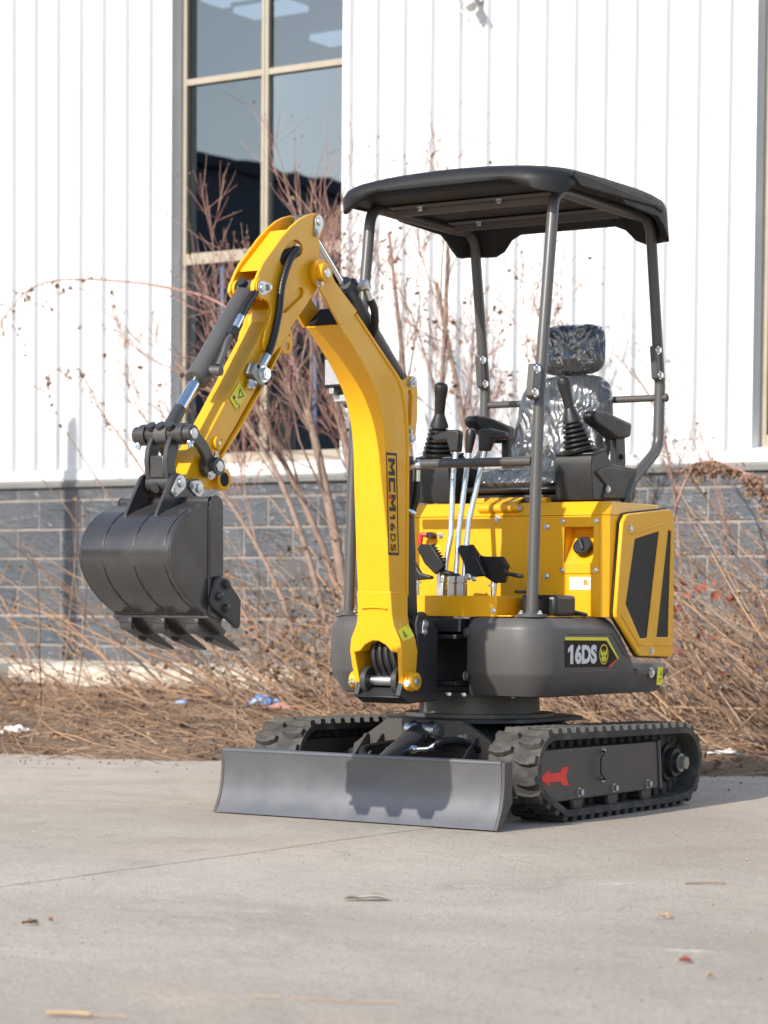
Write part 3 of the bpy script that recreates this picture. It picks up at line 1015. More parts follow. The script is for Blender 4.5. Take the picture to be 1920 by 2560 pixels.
# ---------------------------------------------------------------- slew ring and upper frame
sl = ob('slew_ring', B().lathe((0, 0.80, 0.318), (0, 0, 1), [(0, 0.262), (0.012, 0.262), (0.0125, 0.212), (0.076, 0.207), (0.077, 0.225), (0.088, 0.225)], 56), 'grey_paint', ex)
uf = ob('upper_frame', B().box(-0.37, 0.37, 0.56, 1.34, 0.405, 0.428), 'dark_paint', ex, bev=0.004)
ob('recess_shade', B().box(-0.37, 0.37, 0.60, 0.615, 0.429, 0.655), 'void', uf)  # black sheet painting the shade of the recess behind the swing bracket
for z in (0.432, 0.588):
    ob('tie_plate', B().box(-0.125, 0.125, 0.44, 0.598, z, z + 0.014), 'dark_paint', uf, bev=0.002)
ob('tie_plate', B().box(-0.126, 0.126, 0.465, 0.598, 0.612, 0.655), 'dark_paint', uf, bev=0.002)
ob('floor_plate', B().prism([(-0.30, 0.50), (0.30, 0.50), (0.375, 0.53), (0.405, 0.60), (0.41, 1.30), (-0.41, 1.30), (-0.405, 0.60), (-0.375, 0.53)], 0.6635, 0.668, 'z'), 'yellow', uf, bev=0.001)
for x in (0.05, 0.11, 0.30):
    ob('bolt', B().bolt((x, 0.52, 0.404), (0, 0, -1), 0.009, 0.008), 'zinc', uf)

# counterweight wings: lofted round the plan outline
ZB = 0.397


def wing_outline(s):
    P = [(0.150, 0.640), (0.128, 0.60), (0.132, 0.505), (0.150, 0.470), (0.175, 0.458), (0.25, 0.452), (0.33, 0.454)]
    P += [(0.33 + 0.12 * math.sin(R(a)), 0.574 - 0.12 * math.cos(R(a))) for a in (15, 30, 45, 60, 75, 90)]
    P += [(0.45, y) for y in (0.70, 0.82, 0.93, 0.962, 0.995, 1.03, 1.065, 1.095, 1.13, 1.2, 1.28, 1.35)]
    P += [(0.33 + 0.12 * math.cos(R(a)), 1.35 + 0.06 * math.sin(R(a))) for a in (15, 30, 45, 60, 75, 90)] + [(0.15, 1.425), (0.0, 1.43)]
    return [(s * x, y) for x, y in P]


def ztop(y):
    K = [(0.0, 0.662), (0.938, 0.662), (0.962, 0.650), (0.995, 0.628), (1.095, 0.525), (1.13, 0.503), (2, 0.498)]
    for (a, za), (b, zb) in zip(K, K[1:]):
        if a <= y <= b:
            return za + (zb - za) * (y - a) / (b - a)


for s in (1, -1):
    P = wing_outline(s)
    n = len(P)
    rows = []
    for i, (x, y) in enumerate(P):
        a, c = Vector(P[max(0, i - 1)]), Vector(P[min(n - 1, i + 1)])
        tg = (c - a).normalized()
        nr = Vector((tg.y, -tg.x)) * s       # outward
        zt = ztop(y)
        col = []
        for off, z in ((-0.10, ZB + 0.004), (-0.050, ZB), (-0.043, ZB + 0.004), (-0.004, ZB + 0.070), (0.0, ZB + 0.082), (0.0, zt - 0.040), (-0.003, zt - 0.030), (-0.024, zt - 0.004), (-0.034, zt), (-0.10, zt + 0.001)):
            k = 1.0 if i > 2 else 0.2
            col.append((x + nr.x * off * k, y + nr.y * off * k, z))
        rows.append(col)
    b = B()
    m_ = len(rows[0])
    b.add([v for c in rows for v in c], [(i * m_ + j, i * m_ + j + 1, (i + 1) * m_ + j + 1, (i + 1) * m_ + j) for i in range(n - 1) for j in range(m_ - 1)])
    b.add([v for v in rows[0]], [tuple(range(m_))])
    cw = ob('counterweight', b, 'grey_paint', ex, ang=26)
    if s > 0:
        for z in (0.610, 0.465):
            ob('dimple', B().lathe((0.146, 0.472, z), (-0.55, -0.8, 0), [(0, 0.017), (0.006, 0.015), (0.007, 0.006)], 18), 'grey_paint', cw)
        # raised arrow-shaped field under the sticker
        ob('swage', B().prism([(0.62, 0.478), (0.90, 0.478), (0.985, 0.516), (0.975, 0.522), (0.895, 0.4865), (0.62, 0.484)], 0.449, 0.4535, 'x'), 'grey_paint', cw, bev=0.002)
        ob('swage', B().prism([(0.62, 0.606), (0.93, 0.604), (1.02, 0.53), (1.027, 0.533), (0.935, 0.611), (0.62, 0.612)], 0.449, 0.4525, 'x'), 'grey_paint', cw, bev=0.0015)
        st = ob('model_sticker', B().prism([(0.597, 0.598), (0.891, 0.594), (0.976, 0.521), (0.908, 0.494), (0.603, 0.497)], 0.4505, 0.4515, 'x'), 'brown_print', cw)
        ob('yellow_stripe', B().prism([(0.597, 0.599), (0.893, 0.595), (0.977, 0.522), (0.970, 0.519), (0.887, 0.584), (0.597, 0.588)], 0.4517, 0.4522, 'x'), 'label_yellow', st)
        ob('red_stripe', B().prism([(0.974, 0.519), (0.908, 0.493), (0.900, 0.495), (0.966, 0.522)], 0.4517, 0.4522, 'x'), 'red_print', st)
        v, f = text_verts('6DS', 0.08, 0.0042, 0, 1)
        v = fit(v, 0.666, 0.818, 0.507, 0.573)
        ob('lettering', B().add([(0.4524, a, c) for a, c in v], f).add([(0.4524, 0.617 + 0.037 * a, 0.508 + 0.064 * c) for a, c in [(0.46, 0), (0.46, 0.72), (0.02, 0.58), (0.02, 0.80), (0.58, 1), (1, 1), (1, 0)]], [tuple(range(7))]), 'white_print', st)
        rg = B()
        oc = [(0.868 + 0.031 * math.cos(a), 0.5375 + 0.0345 * math.sin(a)) for a in [2 * math.pi * i / 40 for i in range(40)]]
        ic = [(0.868 + 0.027 * math.cos(a), 0.5375 + 0.031 * math.sin(a)) for a in [2 * math.pi * i / 40 for i in range(40)]]
        rg.prism(oc, 0.4518, 0.4524, 'x', holes=[ic])
        for q in (-1, 1):
            rg.prism([(0.868 + q * 0.0235, 0.562), (0.868 + q * 0.010, 0.542), (0.868 + q * 0.0035, 0.549), (0.868 + q * 0.0035, 0.534), (0.868 + q * 0.012, 0.530), (0.868 + q * 0.020, 0.538)], 0.4518, 0.4524, 'x')
            rg.prism([(0.868 + q * 0.004, 0.531), (0.868 + q * 0.018, 0.528), (0.868 + q * 0.015, 0.517), (0.868 + q * 0.004, 0.512)], 0.4518, 0.4524, 'x')
        rg.prism([(0.868, 0.556), (0.8655, 0.512), (0.8705, 0.512)], 0.4518, 0.4524, 'x')
        ob('emblem', rg, 'label_yellow', st)
        yl = ob('warning_sticker', B().prism([(1.272, 0.486), (1.313, 0.486), (1.305, 0.423), (1.264, 0.423)], 0.4505, 0.4515, 'x'), 'label_lemon', cw)
        ob('print', B().prism([(1.288, 0.457), (1.305, 0.457), (1.2975, 0.474)], 0.4517, 0.4520, 'x', holes=[[(1.2915, 0.459), (1.3015, 0.459), (1.2972, 0.469)]]).prism([(1.283, 0.434), (1.287, 0.434), (1.287, 0.443), (1.299, 0.443), (1.299, 0.446), (1.283, 0.446)], 0.4517, 0.4520, 'x'), 'black_print', yl)
        ob('bolt', B().bolt((0.4495, 1.225, 0.467), (1, 0, 0), 0.013, 0.008), 'zinc', cw)

# ---------------------------------------------------------------- engine cover
YF, ZTOP = 0.876, 1.060
ec = ob('engine_cover', B().prism([(-0.45, 0.962), (0.45, 0.962), (0.45, 1.30), (0.40, 1.38), (-0.40, 1.38), (-0.45, 1.30)], 0.662, 1.012, 'z'), 'yellow', ex)
for s in (1, -1):
    ob('cheek_panel', B().box(*sorted((s * 0.445, s * 0.4499)), 0.9055, 0.9615, 0.664, 1.0118), 'yellow', ec)
# bevelled crown of the cover
lo = [(-0.45, 0.905), (-0.43, YF), (0.43, YF), (0.45, 0.905), (0.45, 1.30), (0.40, 1.38), (-0.40, 1.38), (-0.45, 1.30)]
hi_ = [(-0.438, 0.945), (-0.42, YF + 0.040), (0.42, YF + 0.040), (0.438, 0.945), (0.438, 1.28), (0.39, 1.35), (-0.39, 1.35), (-0.438, 1.28)]
k = len(lo)
ob('crown', B().add([(x, y, 1.0125) for x, y in lo] + [(x, y, ZTOP) for x, y in hi_], [tuple(range(k)), tuple(range(k, 2 * k))] + [(i, (i + 1) % k, k + (i + 1) % k, k + i) for i in range(k)]), 'yellow', ec, bev=0.004)
hole = [(0.290, 0.848), (0.290, 0.972), (0.404, 0.972), (0.404, 0.848)]
fp = ob('front_panel', B().prism([(-0.428, 0.664), (0.428, 0.664), (0.428, 1.011), (-0.428, 1.011)], YF, YF + 0.004, 'y', holes=[hole]), 'yellow', ec)
ob('corner_strip', B().prism([(0.4285, YF), (0.4505, 0.905), (0.446, 0.909), (0.4285, YF + 0.006)], 0.664, 1.0115, 'z'), 'yellow', ec)
ob('corner_strip', B().prism([(-0.4285, YF), (-0.4505, 0.905), (-0.446, 0.909), (-0.4285, YF + 0.006)], 0.664, 1.0115, 'z'), 'yellow', ec)
# filler neck recess: the cover behind it is cut away by a pocket
fh = [(0.283 + 0.0, 0.82), (0.420, 0.82), (0.420, 1.005), (0.283, 1.005)]
pk = ob('filler_panel', B().prism([(0.280, 0.812), (0.418, 0.812), (0.424, 0.818), (0.424, 1.000), (0.418, 1.006), (0.280, 1.006), (0.274, 1.000), (0.274, 0.818)], YF - 0.004, YF - 0.0003, 'y', holes=[hole]), 'yellow', ec, bev=0.0012)
Yb = YF + 0.0115
pocket = B()
pocket.add([(0.290, YF, 0.848), (0.404, YF, 0.848), (0.404, Yb + 0.055, 0.948), (0.290, Yb + 0.055, 0.948), (0.290, Yb + 0.055, 0.972), (0.404, Yb + 0.055, 0.972), (0.290, YF, 0.972), (0.404, YF, 0.972)],
           [(0, 1, 2, 3), (3, 2, 5, 4), (4, 5, 7, 6), (0, 3, 4, 6), (1, 7, 5, 2)])
ob('filler_pocket', pocket, 'yellow', ec)
cax = Vector((0, -0.10, 0.067)).normalized()
cp = Vector((0.356, YF + 0.026, 0.896))
cap = ob('fuel_cap', B().lathe(cp, cax, [(0.0, 0.026), (0.010, 0.026), (0.0105, 0.034), (0.026, 0.035), (0.029, 0.032)], 32), 'black_plastic', ec)
ob('cap_grip', B().beam(cp + cax * 0.033 + Vector((-0.012, 0.006, 0.020)), cp + cax * 0.033 + Vector((0.012, -0.012, -0.020)), 0.012, 0.009, cax), 'black_plastic', cap, bev=0.003)
for x, z in ((0.284, 0.992), (0.414, 0.992), (0.284, 0.824), (0.414, 0.824)):
    ob('bolt', B().bolt((x, YF - 0.0045, z), (0, -1, 0), 0.0068, 0.006), 'zinc', ec)
for x, z in ((0.218, 0.974), (0.218, 0.803), (-0.215, 0.947), (0.02, 1.005)):
    ob('bolt', B().bolt((x, YF - 0.0005, z), (0, -1, 0), 0.0085, 0.008), 'zinc', ec)
fl = ob('fuel_sticker', B().prism([(0.312, 0.757), (0.394, 0.757), (0.394, 0.800), (0.312, 0.800)], YF - 0.0012, YF - 0.0004, 'y'), 'label_white', ec)
ob('print', B().prism([(0.367, 0.773), (0.379, 0.773), (0.379, 0.792), (0.367, 0.792)], YF - 0.0018, YF - 0.0013, 'y').prism([(0.3805, 0.773), (0.386, 0.773), (0.386, 0.788), (0.3805, 0.785)], YF - 0.0018, YF - 0.0013, 'y').prism([(0.320, 0.791), (0.329, 0.791), (0.3245, 0.797)], YF - 0.0018, YF - 0.0013, 'y'), 'orange_print', fl)
# hinge barrel on the crown
hg = ob('hinge', B().cyl((-0.058, YF + 0.010, 1.040), (0.102, YF + 0.010, 1.040), 0.016, n=18).prism([(YF + 0.008, 1.05), (YF + 0.06, 1.075), (YF + 0.06, 1.080), (YF + 0.004, 1.056)], -0.045, 0.09, 'x'), 'yellow', ec, bev=0.001)
for x, d in ((-0.058, -1), (0.102, 1)):
    ob('bolt', B().bolt((x, YF + 0.010, 1.040), (d, 0, 0), 0.010, 0.008), 'zinc', hg)
for x in (-0.10, 0.15):
    ob('hinge_bracket', B().box(x, x + 0.035, YF + 0.050, YF + 0.09, ZTOP + 0.001, ZTOP + 0.018), 'yellow', ec, bev=0.002)
rh = ob('shutoff_handle', B().cyl((-0.243, YF, 0.947), (-0.243, YF - 0.035, 0.947), 0.012, n=14), 'black_plastic', ec)
ob('lever', B().tube(fillet([(-0.250, YF - 0.034, 0.948), (-0.272, YF - 0.037, 0.950), (-0.277, YF - 0.037, 0.912)], 0.006), 0.0085, 8), 'red_paint', rh)
ob('round_sticker', B().lathe((-0.222, YF - 0.0004, 0.905), (0, -1, 0), [(0, 0.009), (0.0008, 0.009)], 18), 'label_lemon', ec)
# side door with the two perforated openings
door = [(0.970, 1.002), (0.985, 1.016), (1.01, 1.020), (1.30, 1.046), (1.322, 1.042), (1.344, 1.012), (1.349, 0.90), (1.346, 0.535), (1.330, 0.522), (1.098, 0.529), (1.082, 0.536), (0.920, 0.664), (0.917, 0.682), (0.957, 0.985)]
m1 = [(1.050, 0.928), (1.230, 0.961), (1.149, 0.597), (1.098, 0.596), (0.992, 0.712)]
m2 = [(1.300, 0.968), (1.326, 0.965), (1.313, 0.597), (1.222, 0.597)]


def grow(P, d):
    cy_, cz_ = sum(p[0] for p in P) / len(P), sum(p[1] for p in P) / len(P)
    out = []
    for y, z in P:
        v = Vector((y - cy_, z - cz_))
        v = v * (1 + d / v.length)
        out.append((cy_ + v.x, cz_ + v.y))
    return out


for s in (1, -1):
    def sx(a, b):
        return sorted((s * a, s * b))
    a, b2 = sx(0.451, 0.456)
    gk = ob('door_gasket', B().prism(grow(door, 0.006), a, b2, 'x'), 'gasket', ec)
    a, b2 = sx(0.4565, 0.472)
    dr = ob('side_door', B().prism(door, a, b2, 'x', holes=[grow(m1, 0.006)[::-1], grow(m2, 0.004)]), 'yellow', ec, bev=0.004, seg=3)
    a, b2 = sx(0.4630, 0.4675)
    ob('grille', B().prism(grow(m1, 0.009), a, b2, 'x'), 'grille_mesh', dr)
    ob('grille', B().prism(grow(m2, 0.007), a, b2, 'x'), 'grille_mesh', dr)
    # pressed ridges of the door skin
    for q in ([(1.02, 0.945), (1.27, 0.992), (1.27, 1.000), (1.02, 0.955)], [(0.948, 0.672), (1.090, 0.560), (1.098, 0.566), (0.958, 0.676)], [(1.105, 0.563), (1.165, 0.563), (1.165, 0.571), (1.105, 0.571)], [(1.215, 0.563), (1.325, 0.563), (1.325, 0.571), (1.215, 0.571)]):
        a, b2 = sx(0.471, 0.4755)
        ob('ridge', B().prism(q, a, b2, 'x'), 'yellow', dr, bev=0.002)
    ob('lock', B().bolt((s * 0.472, 1.010, 0.968), (s, 0, 0), 0.010, 0.007), 'zinc', dr)
    ob('lock', B().bolt((s * 0.472, 1.180, 0.545), (s, 0, 0), 0.010, 0.007), 'zinc', dr)

# ---------------------------------------------------------------- operator's station
ty = ob('pedal_tray', B().box(-0.255, 0.255, 0.482, 0.486, 0.664, 0.733).box(0.251, 0.255, 0.4865, 0.86, 0.664, 0.733).box(-0.255, -0.251, 0.4865, 0.86, 0.664, 0.733), 'yellow', ex, bev=0.001)
ob('rim', B().box(-0.25, 0.25, 0.4862, 0.535, 0.729, 0.7328), 'yellow', ty)
ob('foot_flange', B().box(0.2552, 0.315, 0.478, 0.53, 0.6645, 0.669), 'yellow', ty, bev=0.001)
ob('bolt', B().bolt((0.243, 0.4815, 0.684), (0, -1, 0), 0.0075, 0.006), 'zinc', ty)
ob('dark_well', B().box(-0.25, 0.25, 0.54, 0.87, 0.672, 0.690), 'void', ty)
ob('floor_mat', B().box(0.275, 0.415, 0.60, 0.74, 0.666, 0.738), 'boot_rubber', ex, bev=0.014, seg=3)
ob('floor_cable', B().tube(smooth([(0.26, 0.60, 0.748), (0.34, 0.58, 0.74), (0.40, 0.70, 0.69), (0.42, 0.80, 0.672), (0.30, 0.84, 0.676)], 5), 0.006, 6), 'hose', ex)


def pedal(poly, y, tilt, axis=None):
    b = B()
    return b.prism(poly, y, y + 0.016, 'y')


# left pair
pd = ob('pedal', B().prism([(-0.128, 0.892), (-0.115, 0.910), (-0.067, 0.906), (-0.022, 0.845), (-0.019, 0.828), (-0.053, 0.804), (-0.097, 0.841)], 0.585, 0.607, 'y'), 'boot_rubber', ex, bev=0.005)
ob('stem', B().beam((-0.045, 0.60, 0.83), (-0.052, 0.61, 0.735), 0.012, 0.012, (0, 1, 0)), 'zinc', pd)
ob('linkage', B().tube([(-0.04, 0.606, 0.815), (0.015, 0.625, 0.80), (0.022, 0.625, 0.792)], 0.010, 8), 'boot_rubber', pd)
pd = ob('pedal', B().prism([(-0.205, 0.86), (-0.17, 0.86), (-0.135, 0.81), (-0.09, 0.800), (-0.09, 0.790), (-0.15, 0.785), (-0.19, 0.80)], 0.62, 0.64, 'y'), 'boot_rubber', ex, bev=0.004)
ob('stem', B().cyl((-0.155, 0.63, 0.79), (-0.155, 0.63, 0.70), 0.009, n=12).cyl((-0.155, 0.63, 0.775), (-0.155, 0.63, 0.781), 0.019, n=14), 'zinc', pd)
# right pair
pd = ob('pedal', B().prism([(0.033, 0.891), (0.044, 0.905), (0.086, 0.903), (0.106, 0.88), (0.150, 0.800), (0.108, 0.797), (0.070, 0.797), (0.062, 0.84)], 0.585, 0.607, 'y'), 'boot_rubber', ex, bev=0.005)
ob('bolt', B().bolt((0.082, 0.584, 0.797), (0, -1, 0), 0.009, 0.008), 'zinc', pd)
ob('bolt', B().bolt((0.103, 0.586, 0.790), (0, -1, 0), 0.007, 0.007), 'zinc', pd)
pd = ob('pedal', B().prism([(0.105, 0.872), (0.120, 0.867), (0.195, 0.866), (0.221, 0.833), (0.212, 0.822), (0.214, 0.815), (0.272, 0.806), (0.275, 0.795), (0.262, 0.793), (0.213, 0.803), (0.206, 0.778), (0.167, 0.776), (0.125, 0.80)], 0.612, 0.632, 'y'), 'boot_rubber', ex, bev=0.004)
ob('stem', B().cyl((0.158, 0.622, 0.785), (0.158, 0.622, 0.70), 0.009, n=12).cyl((0.158, 0.622, 0.765), (0.158, 0.622, 0.771), 0.019, n=14), 'zinc', pd)
# ribbed treads
for x0, z0, x1, z1 in ((-0.066, 0.9065, -0.024, 0.850), (0.087, 0.9035, 0.112, 0.872)):
    for k in range(7):
        q = k / 6
        ob('tread', B().box(x0 + (x1 - x0) * q - 0.003, x0 + (x1 - x0) * q + 0.004, 0.584, 0.606, z0 + (z1 - z0) * q - 0.003, z0 + (z1 - z0) * q + 0.003), 'boot_rubber', pd)

# travel and blade levers
for k, (xb_, xm_, xt_, kind) in enumerate(((-0.040, -0.030, -0.030, 'T'), (0.004, 0.000, 0.022, 'ball'), (0.040, 0.050, 0.078, 'T2'))):
    pts = [(xb_, 0.62, 0.74), (xb_ + 0.004, 0.63, 0.85), (xm_ + 0.006, 0.64, 0.94), (xt_ - 0.006, 0.672, 1.15), (xt_, 0.68, 1.245)]
    if k == 2:
        pts = [(xb_, 0.62, 0.74), (xb_ + 0.004, 0.63, 0.90), (0.048, 0.64, 0.99), (xt_ - 0.004, 0.675, 1.17), (xt_ + 0.006, 0.68, 1.245)]
    lv = ob('control_lever', B().tube(fillet(pts, 0.08), 0.0098, 12), 'zinc', ex)
    ob('clamp', B().box(xb_ - 0.016, xb_ + 0.010, 0.600, 0.632, 0.70, 0.775).box(xb_ - 0.018, xb_ + 0.012, 0.604, 0.628, 0.776, 0.80), 'zinc_plate', lv, bev=0.002)
    tx = pts[-1][0]
    if kind == 'ball':
        ob('grip', B().lathe((tx - 0.002, 0.678, 1.222), (0.12, 0.04, 1), [(0, 0.011), (0.01, 0.013), (0.055, 0.018), (0.070, 0.0185), (0.080, 0.015), (0.085, 0.005)], 18), 'black_plastic', lv)
    else:
        d = -1 if kind == 'T' else 1
        ob('grip', B().prism([(tx - d * 0.016, 1.226), (tx - d * 0.020, 1.292), (tx - d * 0.012, 1.302), (tx + d * 0.020, 1.303), (tx + d * 0.086, 1.288), (tx + d * 0.090, 1.270), (tx + d * 0.074, 1.262), (tx + d * 0.034, 1.268), (tx + d * 0.018, 1.226)], 0.664, 0.696, 'y'), 'black_plastic', lv, bev=0.007, seg=3)

# consoles with joysticks
for s in (1, -1):
    x0_, x1_ = sorted((s * 0.215, s * 0.362))
    pr = [(0.945, 1.066), (0.925, 1.19), (0.933, 1.219), (1.030, 1.241), (1.080, 1.197), (1.263, 1.188), (1.268, 1.18), (1.247, 1.075)]
    cs = ob('console', B().prism(pr, x0_, x1_, 'x'), 'black_plastic', ex, bev=0.010, seg=3)
    ob('lid', B().beam((s * 0.288, 0.938, 1.224), (s * 0.288, 1.026, 1.2445), 0.156, 0.010), 'black_plastic', cs, bev=0.004)
    ob('boss', B().prism([(0.948, 1.163), (1.0, 1.180), (1.065, 1.187), (1.256, 1.180), (1.241, 1.080), (1.0, 1.073), (1.03, 1.118)], s * 0.357, s * 0.369, 'x'), 'black_plastic', cs, bev=0.005)
    for y, z in ((1.035, 1.107), (1.19, 1.093)):
        ob('bolt', B().bolt((s * 0.3695, y, z), (s, 0, 0), 0.009, 0.007), 'zinc', cs)
    bx_, by_ = s * 0.290, 0.972
    ax = Vector((-s * 0.040, -0.045, 0.24)).normalized()
    bt_ = [(0.0, 0.054)]
    for k in range(6):
        r_ = 0.054 - 0.0036 * k
        h = 0.004 + 0.0165 * k
        bt_ += [(h, r_), (h + 0.004, r_ + 0.002), (h + 0.009, r_ + 0.001), (h + 0.0125, r_ - 0.011)]
    bt_ += [(0.108, 0.028)]
    jy = ob('joystick', B().lathe((bx_, by_, 1.236), ax, bt_, 28), 'boot_rubber', ex)
    p_ = Vector((bx_, by_, 1.236))
    ob('collar', B().lathe(p_ + ax * 0.104, ax, [(0, 0.034), (0.008, 0.033), (0.045, 0.019), (0.052, 0.017)], 20), 'black_plastic', jy)
    ob('grip', B().lathe(p_ + ax * 0.150, ax, [(0, 0.0175), (0.03, 0.019), (0.06, 0.0205), (0.082, 0.0245), (0.097, 0.0255), (0.108, 0.022), (0.114, 0.012), (0.116, 0.002)], 24), 'black_plastic', jy)


# seat
def pad(cx, y0, z0, y1, z1, w0, w1, th, ex_=4.0, nu=22, nv=18, ed=0.30, crease=0.006, seed=0):
    """cushion as a closed superellipse slab; its middle line runs from (y0,z0) to (y1,z1)"""
    d = Vector((0, y1 - y0, z1 - z0))
    L_ = d.length
    d.normalize()
    nrm = Vector((0, -d.z, d.y))
    b = B()
    vs, fs = [], []
    for side in (1, -1):
        for j in range(nv + 1):
            for i in range(nu + 1):
                u = 2 * i / nu - 1
                v = 2 * j / nv - 1
                # pull the grid to a rounded rectangle
                uu = math.copysign(abs(u) ** 0.8, u)
                vv = math.copysign(abs(v) ** 0.8, v)
                k = (abs(uu) ** ex_ + abs(vv) ** ex_) ** (1 / ex_)
                mx_ = max(abs(uu), abs(vv), 1e-6)
                su, sv = uu * (mx_ / k if k > 0 else 1), vv * (mx_ / k if k > 0 else 1)
                e = max(0.0, 1 - mx_ ** 5) ** 0.5
                w_ = w0 + (w1 - w0) * (sv + 1) / 2
                hgt = th * e
                if side > 0:
                    q = Vector((su * 3.1, sv * 3.4, seed))
                    hgt += e * crease * (noise.noise(q) + 0.6 * noise.noise(q * 2.3)) * 2.0
                    if abs(su) > 0.62:
                        hgt += 0.010 * e * min(1, (abs(su) - 0.62) * 6)
                p = Vector((cx + su * w_, y0, z0)) + d * (L_ * (sv + 1) / 2) + nrm * (hgt * side * (1 if side > 0 else 0.6))
                vs.append(p)
    m = (nu + 1) * (nv + 1)
    for side in (0, 1):
        for j in range(nv):
            for i in range(nu):
                a_ = side * m + j * (nu + 1) + i
                fs.append((a_, a_ + 1, a_ + nu + 2, a_ + nu + 1))
    b.add(vs, fs)
    return b


se = ob('seat', B().box(-0.19, 0.19, 1.02, 1.34, 1.062, 1.098), 'black_plastic', ex, bev=0.012)
ob('cushion', pad(0, 1.00, 1.135, 1.36, 1.125, 0.205, 0.205, 0.060, seed=1), 'seat_wrap', se, ang=80)
ob('seat_pan', B().box(-0.205, 0.205, 1.005, 1.36, 1.099, 1.122), 'black_plastic', se, bev=0.01)
ob('backrest', pad(0, 1.335, 1.155, 1.425, 1.548, 0.212, 0.185, 0.062, seed=2, crease=0.009), 'seat_wrap', se, ang=80)
ob('headrest', pad(0, 1.433, 1.548, 1.455, 1.738, 0.138, 0.128, 0.050, seed=3, crease=0.005), 'seat_wrap', se, ang=80)
ob('headrest_post', B().tube([(-0.04, 1.45, 1.50), (-0.04, 1.46, 1.60)], 0.007, 8).tube([(0.04, 1.45, 1.50), (0.04, 1.46, 1.60)], 0.007, 8), 'dark_paint', se)
for s in (1, -1):
    x0_, x1_ = sorted((s * 0.218, s * 0.270))
    ob('armrest', B().prism([(1.105, 1.372), (1.130, 1.390), (1.20, 1.392), (1.405, 1.362), (1.395, 1.312), (1.350, 1.302), (1.295, 1.297), (1.130, 1.345)], x0_, x1_, 'x'), 'black_plastic', se, bev=0.012, seg=3)
    ob('armrest_hinge', B().prism([(1.335, 1.31), (1.40, 1.32), (1.41, 1.22), (1.39, 1.17), (1.34, 1.19)], s * 0.214, s * 0.240, 'x').bolt((s * 0.241, 1.375, 1.24), (s, 0, 0), 0.009, 0.007), 'black_plastic', se, bev=0.006)

# ---------------------------------------------------------------- canopy
PR = 0.0195
for s in (1, -1):
    px_ = 0.36 if s > 0 else 0.374
    f_ = fillet([(s * px_, 0.535, 0.668), (s * px_, 0.552, 1.10), (s * px_, 0.570, 1.42), (s * px_, 0.655, 2.088), (s * px_, 0.80, 2.084), (s * px_, 1.20, 2.080), (s * px_, 1.345, 2.082), (s * px_, 1.437, 1.50), (s * px_, 1.430, 1.27), (s * px_, 1.225, 1.140), (s * px_, 1.19, 1.10), (s * px_, 1.19, 1.0)], 0.085, 7)
    ps = ob('canopy_post', B().tube(f_, PR, 18), 'frame_paint', ex, ang=50)
    ob('foot_plate', B().lathe((s * px_, 0.535, 0.664), (0, 0, 1), [(0, 0.052), (0.010, 0.052), (0.0105, 0.026), (0.016, 0.022)], 24), 'frame_paint', ps)
    for dx in (-0.036, 0.036):
        ob('bolt', B().bolt((s * px_ + dx, 0.525, 0.675), (0, 0, 1), 0.008, 0.009), 'zinc', ps)
    # bolted joints
    ob('joint_plate', B().prism([(0.500, 1.392), (0.520, 1.378), (0.560, 1.390), (0.568, 1.485), (0.550, 1.500), (0.514, 1.497)], s * px_ - 0.013, s * px_ + 0.013, 'x'), 'frame_paint', ps, bev=0.004)
    for y, z in ((0.525, 1.480), (0.514, 1.402)):
        ob('bolt', B().bolt((s * px_ + 0.0135, y, z), (1, 0, 0), 0.0105, 0.010), 'zinc', ps)
    ob('sleeve', B().cyl((s * px_, 0.5695, 1.405), (s * px_, 0.573, 1.44), PR + 0.0016, n=18), 'frame_paint', ps)
    ob('joint_plate', B().prism([(1.376, 1.632), (1.400, 1.638), (1.428, 1.60), (1.440, 1.53), (1.418, 1.511), (1.394, 1.518)], s * px_ - 0.013, s * px_ + 0.013, 'x'), 'frame_paint', ps, bev=0.004)
    for y, z in ((1.392, 1.618), (1.410, 1.530)):
        ob('bolt', B().bolt((s * px_ + 0.0135, y, z), (1, 0, 0), 0.0105, 0.010), 'zinc', ps)
ob('handrail', B().cyl((-0.342, 0.556, 1.180), (0.342, 0.556, 1.180), 0.0155, n=16), 'frame_paint', ex)
ob('rear_bar', B().cyl((-0.385, 1.437, 1.452), (0.385, 1.437, 1.452), 0.0125, n=14).lathe((0.385, 1.437, 1.452), (1, 0, 0), [(0, 0.016), (0.006, 0.014), (0.010, 0.006)], 14), 'frame_paint', ex)
for y in (0.735, 1.13):
    rl = ob('roof_rail', B().box(-0.338, 0.338, y - 0.026, y + 0.026, 2.084, 2.090).box(-0.338, 0.338, y + 0.020, y + 0.026, 2.06, 2.083), 'rail_bounce_paint', ex, bev=0.001)
    for x in (-0.22, 0.10):
        ob('bolt', B().bolt((x, y - 0.004, 2.0835), (0, 0, -1), 0.011, 0.012), 'zinc', rl)


